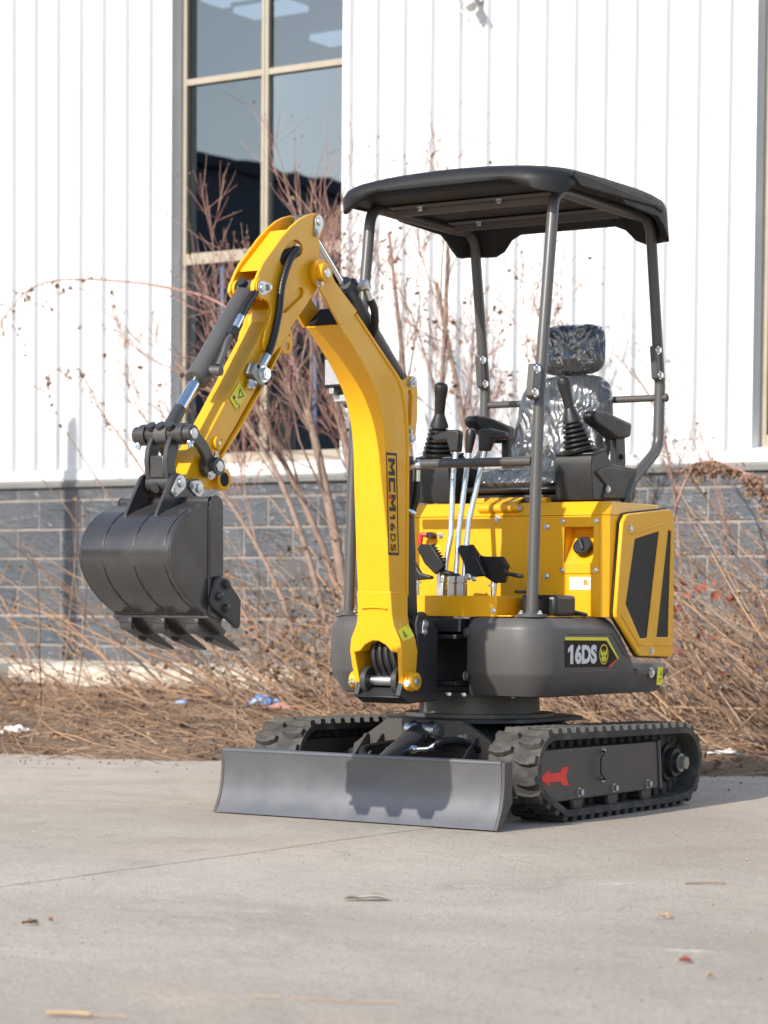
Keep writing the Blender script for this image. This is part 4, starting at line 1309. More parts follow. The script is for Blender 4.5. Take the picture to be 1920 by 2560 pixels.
def roof():
    hx, y0, y1, rc = 0.452, 0.502, 1.395, 0.13
    cy_, hy = (y0 + y1) / 2, (y1 - y0) / 2
    pts = []
    for cx, cyy, a0 in ((hx - rc, hy - rc, 0), (-(hx - rc), hy - rc, 90), (-(hx - rc), -(hy - rc), 180), (hx - rc, -(hy - rc), 270)):
        pts += [(cx + rc * math.cos(R(a0 + a)), cyy + rc * math.sin(R(a0 + a))) for a in range(0, 91, 10)]
    # subdivide the straights
    out = []
    for i, p in enumerate(pts):
        q = pts[(i + 1) % len(pts)]
        l = math.hypot(q[0] - p[0], q[1] - p[1])
        n = max(1, round(l / 0.04))
        out += [(p[0] + (q[0] - p[0]) * k / n, p[1] + (q[1] - p[1]) * k / n) for k in range(n)]

    def crown(x, y):
        return 2.189 - 0.13 * x * x - 0.035 * (y / hy) ** 4 - 0.02 * (x / hx) ** 6

    def rim(x, y):
        tx, ty_ = abs(x) / hx, y / hy
        ss = lambda q: (lambda c: c * c * (3 - 2 * c))(max(0.0, min(1.0, q)))
        z = 2.090 - 0.012 * ss((tx - 0.9) / 0.1)
        if ty_ < 0:        # front: corners dip
            z += 0.016 - 0.046 * ss((tx - 0.55) / 0.35) * ss((-ty_ - 0.66) / 0.22)
        else:              # rear: lobes at the corners
            z += -0.020 * ty_ - 0.072 * max(0, min(1, (tx - 0.50) / 0.16)) * max(0, min(1, (ty_ - 0.66) / 0.16))
        return z
    n = len(out)
    rows = []
    for sc_, kind in ((0.02, 't'), (0.25, 't'), (0.5, 't'), (0.72, 't'), (0.86, 't'), (0.93, 't1'), (0.975, 't2'), (0.997, 't3'), (1.0, 'r1'), (0.994, 'r0'), (0.975, 'ri'), (0.955, 'u1'), (0.93, 'u2'), (0.86, 'u'), (0.5, 'u'), (0.02, 'u')):
        row = []
        for x, y in out:
            X_, Y_ = x * sc_, y * sc_
            zt = crown(X_, Y_)
            ze = crown(x, y)
            zr = rim(x, y)
            z = {'t': zt, 't1': zt - 0.002, 't2': zt - 0.008, 't3': ze - 0.024, 'r1': max(zr + 0.012, ze - 0.036), 'r0': zr + 0.002, 'ri': zr, 'u1': zr + 0.008, 'u2': 2.092, 'u': 2.0945}[kind]
            # rear flank leans outwards as it drops
            lean = max(0, (2.09 - z)) * 0.28 if kind in ('r1', 'r0', 'ri', 'u1') and y > 0 else 0
            row.append((X_ * (1 + lean * 0.08), cy_ + Y_ + lean, z))
        rows.append(row)
    b = B()
    m = len(rows)
    b.add([v for r_ in rows for v in r_], [(j * n + i, j * n + (i + 1) % n, (j + 1) * n + (i + 1) % n, (j + 1) * n + i) for j in range(m - 1) for i in range(n)] + [tuple(range(n)), tuple((m - 1) * n + i for i in range(n))])
    return b


rf = ob('canopy_roof', roof(), 'roof_plastic', ex, ang=60)
for s in (1, -1):
    ob('side_step', B().prism([(0.60, 2.118), (0.66, 2.086), (1.20, 2.092), (1.26, 2.080), (1.26, 2.108), (0.62, 2.132)], *sorted((s * 0.444, s * 0.458)), 'x'), 'roof_plastic', rf, bev=0.006)

# work lamp on the left post
lp = ob('work_lamp', B().box(-0.438, -0.348, 0.462, 0.505, 1.446, 1.552), 'black_plastic', ex, bev=0.006)
ob('lens', B().box(-0.428, -0.358, 0.458, 0.4618, 1.456, 1.542), 'lens_white', lp)
ob('bracket', B().box(-0.42, -0.40, 0.470, 0.54, 1.425, 1.450).box(-0.42, -0.36, 0.50, 0.56, 1.40, 1.424), 'zinc_plate', lp, bev=0.002)

# ---------------------------------------------------------------- swing bracket
sw = empty_part = ob('swing_bracket', B().prism([(0.150, 0.400), (0.200, 0.378), (0.380, 0.384), (0.378, 0.420), (0.25, 0.424), (0.20, 0.43)], -0.088, 0.088, 'x'), 'dark_paint', ex, bev=0.004)
for s in (1, -1):
    a, b2 = sorted((s * 0.072, s * 0.092))
    ob('cheek_plate', B().prism([(0.240, 0.500), (0.255, 0.560), (0.247, 0.640), (0.258, 0.668), (0.290, 0.680), (0.322, 0.664), (0.345, 0.640), (0.378, 0.624), (0.380, 0.384), (0.205, 0.378), (0.150, 0.405), (0.175, 0.47)], a, b2, 'x'), 'dark_paint', sw, bev=0.003)
    a = sorted((s * 0.050, s * 0.071))
    ob('pin_eye', B().prism(circ((0.200, 0.452), 0.046, 28), a[0], a[1], 'x'), 'link_paint', sw, bev=0.002)
    ob('keeper', B().prism([(0.276, 0.630), (0.282, 0.650), (0.296, 0.654), (0.310, 0.640), (0.300, 0.612), (0.286, 0.600), (0.274, 0.608)], *sorted((s * 0.0925, s * 0.098)), 'x').bolt((s * 0.098, 0.294, 0.638), (s, 0, 0), 0.010, 0.006).bolt((s * 0.098, 0.286, 0.612), (s, 0, 0), 0.007, 0.008), 'zinc_plate', sw)
ob('pivot_column', B().cyl((0, 0.415, 0.41), (0, 0.415, 0.64), 0.05, n=24), 'dark_paint', sw)
ob('hinge_pin', B().cyl((-0.118, 0.200, 0.452), (0.122, 0.200, 0.452), 0.0175, n=20), 'zinc_plate', sw)

# ---------------------------------------------------------------- boom
W = 0.063
front = [(-0.174, 1.573), (-0.108, 1.523), (-0.050, 1.475), (0.002, 1.424), (0.032, 1.388), (0.056, 1.348), (0.075, 1.305), (0.089, 1.255), (0.097, 1.200), (0.102, 1.10), (0.118, 0.865), (0.131, 0.724)]
back = [(0.231, 0.724), (0.229, 1.20), (0.224, 1.277), (0.207, 1.358), (0.190, 1.40), (0.167, 1.437), (0.097, 1.488), (-0.079, 1.619), (-0.100, 1.632)]
bo = ob('boom', B().prism(front + back, -W, W, 'x'), 'yellow', ex, bev=0.004, seg=3, ang=20)
# thin edges of the top plate standing proud along the back
ob('back_flange', B().prism([(0.226, 0.73), (0.224, 1.20), (0.219, 1.275), (0.203, 1.354), (0.186, 1.396), (0.163, 1.431), (0.093, 1.482), (-0.085, 1.613), (-0.080, 1.6215), (0.099, 1.4905), (0.170, 1.440), (0.194, 1.402), (0.211, 1.360), (0.2275, 1.278), (0.233, 1.20), (0.235, 0.73)], -W - 0.005, W + 0.005, 'x'), 'yellow', bo, bev=0.002)
for s in (1, -1):
    a = sorted((s * 0.0635, s * 0.0725))
    fk = [(-0.176, 1.571), (-0.250, 1.640), (-0.300, 1.682)] + circ((-0.280, 1.720), 0.044, 14, 245, 20) + [(-0.205, 1.700), (-0.086, 1.624), (-0.113, 1.604)]
    ob('fork_plate', B().prism(fk, a[0], a[1], 'x'), 'yellow', bo, bev=0.002)
    ob('fork_boss', B().lathe((s * 0.050, -0.280, 1.720), (s, 0, 0), [(0, 0.036), (0.0225, 0.036), (0.023, 0.030), (0.042, 0.030), (0.043, 0.028)], 28), 'yellow', bo)
    ob('pin_end', B().lathe((s * 0.093, -0.280, 1.720), (s, 0, 0), [(0, 0.015), (0.0025, 0.014), (0.003, 0.003)], 18), 'zinc_plate', bo)
    ob('grease_nipple', B().bolt((s * 0.074, -0.300, 1.688), (s, 0, -0.2), 0.008, 0.016), 'zinc', bo)
    # cylinder bracket on the back of the boom
    a = sorted((s * 0.040, s * 0.056))
    cbk = [(0.135, 1.470), (0.175, 1.445), (0.205, 1.432), (0.228, 1.437), (0.254, 1.449), (0.278, 1.447), (0.291, 1.434), (0.297, 1.40), (0.297, 1.315), (0.289, 1.27), (0.275, 1.237), (0.257, 1.215), (0.224, 1.210), (0.219, 1.277), (0.200, 1.358), (0.160, 1.42)]
    hl2 = [(0.236, 1.390), (0.246, 1.404), (0.259, 1.402), (0.265, 1.385), (0.262, 1.310), (0.256, 1.288), (0.247, 1.286), (0.243, 1.310), (0.238, 1.350)]
    br = ob('cylinder_bracket', B().prism(cbk, a[0], a[1], 'x', holes=[hl2]), 'yellow', bo, bev=0.002)
    for (py, pz), (qy, qz) in (((0.268, 1.432), (0.245, 1.424)), ((0.255, 1.245), (0.246, 1.268))):
        ob('keeper', B().prism(hull(circ((py, pz), 0.018, 14) + circ((qy, qz), 0.011, 12)), *sorted((s * 0.0565, s * 0.061)), 'x').lathe((s * 0.061, py, pz), (s, 0, 0), [(0, 0.012), (0.004, 0.011), (0.005, 0.004)], 16).bolt((s * 0.061, qy, qz), (s, 0, 0), 0.008, 0.006), 'zinc_plate', br)
ob('boom_mouth_shade', B().prism([(-0.1760, 1.5765), (-0.1035, 1.6335), (-0.1050, 1.6355), (-0.1775, 1.5785)], -W + 0.008, W - 0.008, 'x'), 'void', bo)  # black plate painting the shade of the hollow boom end
# foot: wider shoe that opens into a fork
shoe = [(-0.0655, 0.745), (-0.067, 0.668), (-0.074, 0.632), (-0.096, 0.588), (-0.102, 0.548), (-0.098, 0.50), (-0.092, 0.43), (-0.086, 0.416), (-0.078, 0.418), (-0.074, 0.43), (-0.084, 0.545), (-0.062, 0.548), (-0.040, 0.570), (-0.012, 0.583), (0.012, 0.583), (0.040, 0.570), (0.062, 0.548), (0.084, 0.545), (0.074, 0.43), (0.078, 0.418), (0.086, 0.416), (0.092, 0.43), (0.098, 0.50), (0.102, 0.548), (0.096, 0.588), (0.074, 0.632), (0.067, 0.668), (0.0655, 0.745)]
bs_ = B()
nS = len(shoe)


def shy(z, f):
    K = ((0.40, 0.182, 0.236), (0.45, 0.158, 0.243), (0.54, 0.144, 0.241), (0.60, 0.138, 0.236), (0.66, 0.136, 0.2335), (0.76, 0.1265, 0.2335))
    for (a, a1, a2), (b, b1, b2) in zip(K, K[1:]):
        if a <= z <= b:
            q = (z - a) / (b - a)
            return (a1 + (b1 - a1) * q) if f else (a2 + (b2 - a2) * q)


bs_.add([(x, shy(z, 1), z) for x, z in shoe] + [(x, shy(z, 0), z) for x, z in shoe], [tuple(range(nS)), tuple(range(nS, 2 * nS))] + [(i, (i + 1) % nS, nS + (i + 1) % nS, nS + i) for i in range(nS)])
sh = ob('boom_foot', bs_, 'yellow', ex, bev=0.005, seg=3, ang=40)
ob('weld_seam', B().tube([(-0.046, 0.1285, 0.690), (-0.02, 0.1283, 0.692), (0.03, 0.1283, 0.692), (0.050, 0.1285, 0.688)], 0.003, 6), 'yellow', sh)
for s in (1, -1):
    ob('foot_boss', B().lathe((s * 0.088, 0.200, 0.452), (s, 0, 0), [(0, 0.033), (0.018, 0.033), (0.019, 0.029), (0.036, 0.029), (0.037, 0.027)], 28), 'yellow', sh)
    ob('pin_end', B().lathe((s * 0.1255, 0.200, 0.452), (s, 0, 0), [(0, 0.014), (0.002, 0.013), (0.003, 0.003)], 16), 'zinc_plate', sh)
    ob('lock_bolt', B().bolt((s * 0.108, 0.168, 0.446), (s * 0.3, -1, 0), 0.008, 0.012), 'zinc', sh)
    dq = [(0.145, 0.618), (0.226, 0.640), (0.232, 0.598), (0.150, 0.582)]
sk = ob('foot_sticker', B().add([(0.0745 + (0.634 - z) * 0.49 + 0.0012, y, z) for y, z in dq], [(0, 1, 2, 3)]), 'label_yellow', sh)
tri = [(0.168, 0.596), (0.190, 0.600), (0.176, 0.619)]
tr_i = [(0.173, 0.5995), (0.184, 0.6015), (0.1765, 0.612)]
bsk = B()
bsk.prism(tri, 0, 0.0006, 'x', holes=[tr_i])
bsk.v = [(0.0745 + (0.634 - z) * 0.49 + 0.0018 + x, y, z) for x, y, z in bsk.v]
ob('print', bsk, 'black_print', sk)
for k, x in enumerate((-0.034, -0.010, 0.014, 0.038)):
    pts = smooth([(x * 0.7, 0.25, 0.66), (x * 0.8, 0.205, 0.61), (x, 0.185, 0.545), (x * 1.1 + 0.01, 0.195, 0.49), (x + 0.012, 0.24, 0.455), (x, 0.33, 0.445)], 14)
    ob('hydraulic_hose', B().tube(pts, [0.0122 + 0.0005 * (i % 2 == 0) for i in range(len(pts))], 9), 'hose', ex)

# boom lettering
dc = ob('boom_sticker', B().prism([(0.1005, 1.192), (0.1625, 1.192), (0.1795, 0.862), (0.1175, 0.862)], W + 0.0009, W + 0.0014, 'x', holes=[[(0.1048, 1.184), (0.1584, 1.184), (0.1751, 0.870), (0.1218, 0.870)]]), 'black_print', bo)


def boom_pt(u, v):
    """u along the text (0..1 downwards), v across the letters (0 foot .. 1 top)"""
    z = 1.180 - u * 0.306
    y0_, y1_ = 0.1085 + u * 0.0168, 0.1550 + u * 0.0168
    return (W + 0.0016, y0_ + (y1_ - y0_) * v, z)


MM = [(0, 0), (0, 1), (0.24, 1), (0.5, 0.62), (0.76, 1), (1, 1), (1, 0), (0.77, 0), (0.77, 0.60), (0.5, 0.22), (0.23, 0.60), (0.23, 0)]
M2 = [(0, 0.36), (0, 1), (0.24, 1), (0.5, 0.62), (0.76, 1), (1, 1), (1, 0), (0.77, 0), (0.77, 0.60), (0.5, 0.22), (0.23, 0.60), (0.23, 0.36)]
CC = [(0, 0), (0, 1), (1, 1), (1, 0.76), (0.27, 0.76), (0.27, 0.24), (1, 0.24), (1, 0)]
ONE = [(0.52, 0), (0.52, 0.70), (0.02, 0.56), (0.02, 0.80), (0.62, 1), (1, 1), (1, 0)]
bq = B()
for P_, u0, u1 in ((MM, 0.02, 0.20), (CC, 0.225, 0.375), (M2, 0.40, 0.575)):
    bq.add([boom_pt(u0 + (u1 - u0) * a, 0.09 + 0.80 * c) for a, c in P_], [tuple(range(len(P_)))])
ob('lettering', bq, 'black_print', dc)
ob('red_block', B().add([boom_pt(u, v) for u, v in ((0.40, 0.09), (0.40, 0.33), (0.45, 0.33), (0.45, 0.09))], [(0, 1, 2, 3)]), 'red_print', dc)
ob('lettering', B().add([boom_pt(0.605 + 0.055 * a, 0.16 + 0.64 * c) for a, c in ONE], [tuple(range(7))]), 'black_print', dc)
for chn, u0, u1 in (('6', 0.700, 0.785), ('D', 0.815, 0.895), ('S', 0.920, 1.0)):
    v, f = text_verts(chn, 0.08, 0.0012)
    v = fit(v, u0, u1, 0.16, 0.80)
    ob('lettering', B().add([boom_pt(a, c) for a, c in v], f), 'black_print', dc)

# ---------------------------------------------------------------- arm
A = 0.041
top_o = [(-0.236, 1.872), (-0.240, 1.892), (-0.259, 1.904), (-0.287, 1.905), (-0.325, 1.894), (-0.363, 1.878), (-0.410, 1.848), (-0.457, 1.811), (-0.510, 1.761), (-0.549, 1.725), (-0.575, 1.689), (-0.595, 1.656), (-0.601, 1.636), (-0.588, 1.621), (-0.562, 1.616), (-0.529, 1.611), (-0.513, 1.598), (-0.510, 1.580), (-0.518, 1.552), (-0.539, 1.522), (-0.552, 1.485), (-0.545, 1.462), (-0.520, 1.450), (-0.495, 1.455), (-0.461, 1.483), (-0.394, 1.556), (-0.319, 1.627), (-0.278, 1.668), (-0.262, 1.705), (-0.262, 1.75), (-0.258, 1.782), (-0.262, 1.821)]
hole3 = [(-0.390, 1.811), (-0.370, 1.809), (-0.353, 1.800), (-0.348, 1.788), (-0.358, 1.770), (-0.389, 1.754), (-0.430, 1.728), (-0.447, 1.722), (-0.460, 1.725), (-0.468, 1.741), (-0.457, 1.762), (-0.430, 1.789)]
slot = [(-0.362, 1.670), (-0.348, 1.670), (-0.342, 1.660), (-0.348, 1.644), (-0.436, 1.586), (-0.448, 1.583), (-0.453, 1.590), (-0.447, 1.602)]
box_o = [(-0.510, 1.590), (-0.518, 1.552), (-0.560, 1.498), (-0.660, 1.373), (-0.729, 1.288), (-0.822, 1.175), (-0.872, 1.125), (-0.905, 1.072), (-0.913, 1.05), (-0.905, 1.022), (-0.882, 1.008), (-0.855, 1.016), (-0.83, 1.040), (-0.790, 1.036), (-0.760, 1.05), (-0.745, 1.085), (-0.752, 1.12), (-0.750, 1.141), (-0.662, 1.238), (-0.566, 1.350), (-0.461, 1.483), (-0.42, 1.53), (-0.40, 1.60), (-0.45, 1.65)]
am = ob('arm', B().prism(box_o, -A + 0.002, A - 0.002, 'x'), 'yellow', ex, bev=0.003, seg=3, ang=20)
for s in (1, -1):
    a = sorted((s * (A - 0.0015), s * (A + 0.0085)))
    ob('head_plate', B().prism(top_o, a[0], a[1], 'x', holes=[hole3, slot]), 'yellow', am, bev=0.002)
    ob('slot_back', B().prism(grow(slot, 0.003), *sorted((s * (A - 0.006), s * (A - 0.0016))), 'x'), 'yellow', am)
    ob('pivot_boss', B().lathe((s * 0.038, -0.280, 1.720), (s, 0, 0), [(0, 0.040), (0.0118, 0.040)], 28), 'yellow', am)
    ob('ear_boss', B().lathe((s * 0.030, -0.562, 1.645), (s, 0, 0), [(0, 0.030), (0.0235, 0.030)], 24), 'yellow', am)
    ob('tip_boss', B().lathe((s * 0.030, -0.752, 1.066), (s, 0, 0), [(0, 0.033), (0.028, 0.033), (0.029, 0.031)], 26), 'yellow', am)
    ob('tip_bore', B().lathe((s * 0.0585, -0.752, 1.066), (s, 0, 0), [(0, 0.021), (0.001, 0.021)], 22), 'void', am)
    ob('grease_port', B().lathe((s * 0.038, -0.765, 1.172), (s, 0, 0), [(0, 0.020), (0.012, 0.020), (0.0125, 0.012), (0.006, 0.011)], 22), 'yellow', am)
    ob('grease_nipple', B().bolt((s * 0.044, -0.765, 1.172), (s, 0, 0), 0.005, 0.007), 'zinc', am)
    for (py, pz), (qy, qz) in (((-0.270, 1.880), (-0.282, 1.846)), ((-0.565, 1.645), (-0.535, 1.650))):
        ob('keeper', B().prism(hull(circ((py, pz), 0.021, 16) + circ((qy, qz), 0.0135, 12)), *sorted((s * 0.0502, s * 0.0555)), 'x').lathe((s * 0.0555, py, pz), (s, 0, 0), [(0, 0.013), (0.004, 0.012), (0.005, 0.005)], 16).bolt((s * 0.0555, qy, qz), (s, 0, 0), 0.009, 0.009 if py < -0.5 else 0.006), 'zinc_plate', am)
ob('crown_plate', B().prism([(-0.340, 1.852), (-0.400, 1.842), (-0.545, 1.712), (-0.553, 1.700), (-0.47, 1.705), (-0.40, 1.78), (-0.34, 1.835)], -A + 0.002, A - 0.002, 'x'), 'yellow', am, bev=0.002)
ob('inner_web', B().box(-A + 0.003, A - 0.003, -0.40, -0.33, 1.62, 1.66), 'void', am)
ob('rear_web', B().prism([(-0.30, 1.66), (-0.275, 1.69), (-0.275, 1.78), (-0.285, 1.78), (-0.288, 1.69), (-0.31, 1.672)], -A + 0.003, A - 0.003, 'x'), 'yellow', am)
ob('bottom_flange', B().prism([(-0.752, 1.136), (-0.657, 1.233), (-0.561, 1.345), (-0.458, 1.477), (-0.452, 1.472), (-0.555, 1.338), (-0.651, 1.226), (-0.747, 1.129)], -A - 0.007, A + 0.007, 'x'), 'yellow', am, bev=0.0015)
lg = [(-0.445, 1.495), (-0.430, 1.475), (-0.412, 1.465), (-0.390, 1.466), (-0.376, 1.480), (-0.371, 1.500), (-0.378, 1.539), (-0.395, 1.555), (-0.42, 1.53)]
ob('hose_lug', B().prism(lg, 0.020, 0.030, 'x', holes=[circ((-0.398, 1.489), 0.0115, 14), circ((-0.389, 1.522), 0.004, 8)]), 'yellow', am, bev=0.001)
sk = ob('arm_sticker', B().prism([(-0.660, 1.358), (-0.621, 1.325), (-0.669, 1.272), (-0.706, 1.307)], A + 0.0002, A + 0.0009, 'x'), 'label_yellow', am)
ob('print', B().prism([(-0.657, 1.341), (-0.634, 1.318), (-0.666, 1.309)], A + 0.0010, A + 0.0014, 'x', holes=[[(-0.655, 1.335), (-0.6405, 1.3195), (-0.661, 1.3140)]]).prism(circ((-0.685, 1.311), 0.0065, 8), A + 0.0010, A + 0.0014, 'x').prism([(-0.680, 1.304), (-0.668, 1.292), (-0.670, 1.290), (-0.682, 1.302)], A + 0.0010, A + 0.0014, 'x').prism([(-0.664, 1.296), (-0.655, 1.286), (-0.668, 1.277), (-0.6685, 1.2795), (-0.659, 1.2865), (-0.6655, 1.294)], A + 0.0010, A + 0.0014, 'x'), 'black_print', sk)
mf = ob('valve_block', B().prism([(-0.617, 1.418), (-0.575, 1.418), (-0.545, 1.392), (-0.571, 1.350), (-0.600, 1.356), (-0.637, 1.386)], A - 0.002, A + 0.030, 'x'), 'manifold_steel', am, bev=0.003)
ob('plug', B().bolt((A + 0.030, -0.577, 1.388), (1, 0, 0), 0.019, 0.014), 'zinc', mf)
ob('plug', B().bolt((A + 0.014, -0.617, 1.358), (0.1, -0.5, -0.8), 0.013, 0.020), 'zinc', mf)
for y, z in ((-0.604, 1.408), (-0.565, 1.362)):
    ob('cap_screw', B().lathe((A + 0.0295, y, z), (1, 0, 0), [(0, 0.007), (0.0012, 0.007)], 12), 'void', mf)
hp = smooth([(0.0, -0.385, 1.79), (0.030, -0.372, 1.783), (0.060, -0.392, 1.778), (0.063, -0.436, 1.743), (0.063, -0.475, 1.665), (0.062, -0.488, 1.585), (0.060, -0.507, 1.517), (0.060, -0.527, 1.472), (0.060, -0.549, 1.440)], 22)
ob('arm_hose', B().tube(hp, [0.0110 + 0.0007 * (i % 3 == 0) for i in range(len(hp))], 10), 'hose', am, ang=60)
ob('hose_end', B().cyl((0.060, -0.545, 1.446), (0.060, -0.572, 1.414), 0.0125, n=14).cyl((0.060, -0.571, 1.415), (0.058, -0.588, 1.398), 0.014, n=6), 'zinc', am)
hp = smooth([(0.015, -0.33, 1.755), (0.030, -0.37, 1.772), (0.034, -0.41, 1.768), (0.034, -0.445, 1.748), (0.028, -0.465, 1.728), (0.01, -0.47, 1.70)], 14)
ob('arm_hose', B().tube(hp, [0.0165 + 0.0009 * (i % 3 == 0) for i in range(len(hp))], 10), 'hose', am, ang=60)

# ---------------------------------------------------------------- cylinders


def cylinder(name, p0, p1, split, rb, rr, p_rod_eye=0.03):
    """barrel from p0, rod to p1; split = share of the barrel"""
    p0, p1 = Vector(p0), Vector(p1)
    d = (p1 - p0).normalized()
    m = p0 + (p1 - p0) * split
    c = ob(name, B().lathe(p0 + d * 0.012, d, [(0, rb * 0.55), (0.010, rb * 0.9), (0.016, rb), ((m - p0).length - 0.052, rb), ((m - p0).length - 0.0515, rb * 1.06), ((m - p0).length - 0.012, rb * 1.06), ((m - p0).length - 0.010, rb * 0.9)], 30), 'grey_paint', ex)
    ob('rod', B().cyl(m - d * 0.02, p1 - d * 0.02, rr, n=22), 'chrome', c)
    ob('barrel_eye', B().cyl(p0 - Vector((0.024, 0, 0)), p0 + Vector((0.024, 0, 0)), rb * 0.85, n=22), 'grey_paint', c)
    ob('rod_eye', B().cyl(p1 - Vector((0.022, 0, 0)), p1 + Vector((0.022, 0, 0)), rr * 1.75, n=22), 'grey_paint', c)
    ob('pin', B().cyl(p0 - Vector((0.052, 0, 0)), p0 + Vector((0.052, 0, 0)), 0.014, n=16).cyl(p1 - Vector((0.052, 0, 0)), p1 + Vector((0.052, 0, 0)), 0.013, n=16), 'zinc_plate', c)
    return c, d


HT = (0, -0.957, 1.187)
bc, d = cylinder('bucket_cylinder', (0, -0.560, 1.645), HT, 0.635, 0.033, 0.0165)
p0, p1 = Vector((0, -0.560, 1.645)), Vector(HT)
ob('rod_clevis', B().cyl(p1 - d * 0.105, p1 - d * 0.01, 0.0195, n=22), 'link_paint', bc)
ob('grease_cup', B().lathe(p0 + Vector((0, -0.03, 0.012)), (0, -0.75, 0.6), [(0, 0.014), (0.012, 0.016), (0.0125, 0.010), (0.006, 0.009)], 20), 'dark_paint', bc)
pp = p0 + d * 0.345
ob('port', B().cyl(pp, pp + Vector((0.066, 0.006, -0.004)), 0.0145, n=16), 'grey_paint', bc)
q0 = pp + Vector((0.052, 0.012, 0.012))
pts = smooth([q0, q0 + Vector((0.0, 0.022, 0.035)), q0 + Vector((-0.004, 0.045, 0.072)), q0 + Vector((-0.006, 0.068, 0.094))], 5)
ob('steel_pipe', B().tube(pts, 0.0095, 10), 'grey_paint', bc)
q1 = pts[-1]
dq_ = Vector((-0.02, 0.62, 0.78)).normalized()
ob('pipe_nut', B().cyl(q1, q1 + dq_ * 0.030, 0.0155, n=6), 'dark_paint', bc)
ob('hose_end', B().cyl(q1 + dq_ * 0.030, q1 + dq_ * 0.085, 0.0115, n=14), 'zinc', bc)
ob('hose', B().tube(smooth([q1 + dq_ * 0.08, q1 + dq_ * 0.13, q1 + dq_ * 0.18 + Vector((0, 0.01, 0)), q1 + dq_ * 0.20 + Vector((-0.02, 0.05, -0.0))], 5), 0.012, 10), 'hose', bc)

ac, d = cylinder('arm_cylinder', (0, 0.262, 1.432), (0, -0.268, 1.878), 0.63, 0.034, 0.0165)
m = Vector((0, 0.262, 1.432)) + d * 0.63 * 0.6927
ob('head_block', B().beam(m - d * 0.06, m - d * 0.004, 0.078, 0.074, (0, 0.64, 0.77)), 'dark_paint', ac, bev=0.010, seg=3)
e = m - d * 0.045
ob('elbow', B().cyl(e + Vector((0.02, 0.012, 0.02)), e + Vector((0.052, 0.016, 0.026)), 0.014, n=12).cyl(e + Vector((0.052, 0.016, 0.026)), e + Vector((0.070, 0.018, 0.030)), 0.019, n=6).cyl(e + Vector((0.058, 0.016, 0.030)), e + Vector((0.058, 0.046, -0.012)), 0.0125, n=12), 'zinc', ac)
hp = smooth([e + Vector((0.056, 0.044, -0.006)), e + Vector((0.056, 0.075, -0.045)), e + Vector((0.045, 0.09, -0.10)), e + Vector((0.02, 0.10, -0.13))], 8)
ob('hose', B().tube(hp, 0.013, 10), 'hose', ac)

bmc, d = cylinder('boom_cylinder', (0, 0.328, 0.640), (0, 0.284, 1.250), 0.90, 0.037, 0.017)
ob('elbow', B().cyl((0.0, 0.278, 1.145), (0.050, 0.300, 1.160), 0.013, n=12).cyl((0.050, 0.300, 1.160), (0.062, 0.306, 1.162), 0.019, n=14).cyl((0.055, 0.303, 1.158), (0.052, 0.305, 1.105), 0.0105, n=12), 'zinc', bmc)
ob('hose', B().tube(smooth([(0.052, 0.305, 1.108), (0.050, 0.306, 1.06), (0.042, 0.304, 1.03), (0.036, 0.30, 1.015)], 6), 0.0125, 10), 'hose', bmc)
ob('lower_elbow', B().cyl((0.036, 0.292, 1.008), (0.050, 0.300, 1.000), 0.012, n=8).cyl((0.022, 0.280, 1.016), (0.036, 0.290, 1.010), 0.009, n=10), 'zinc', bmc)

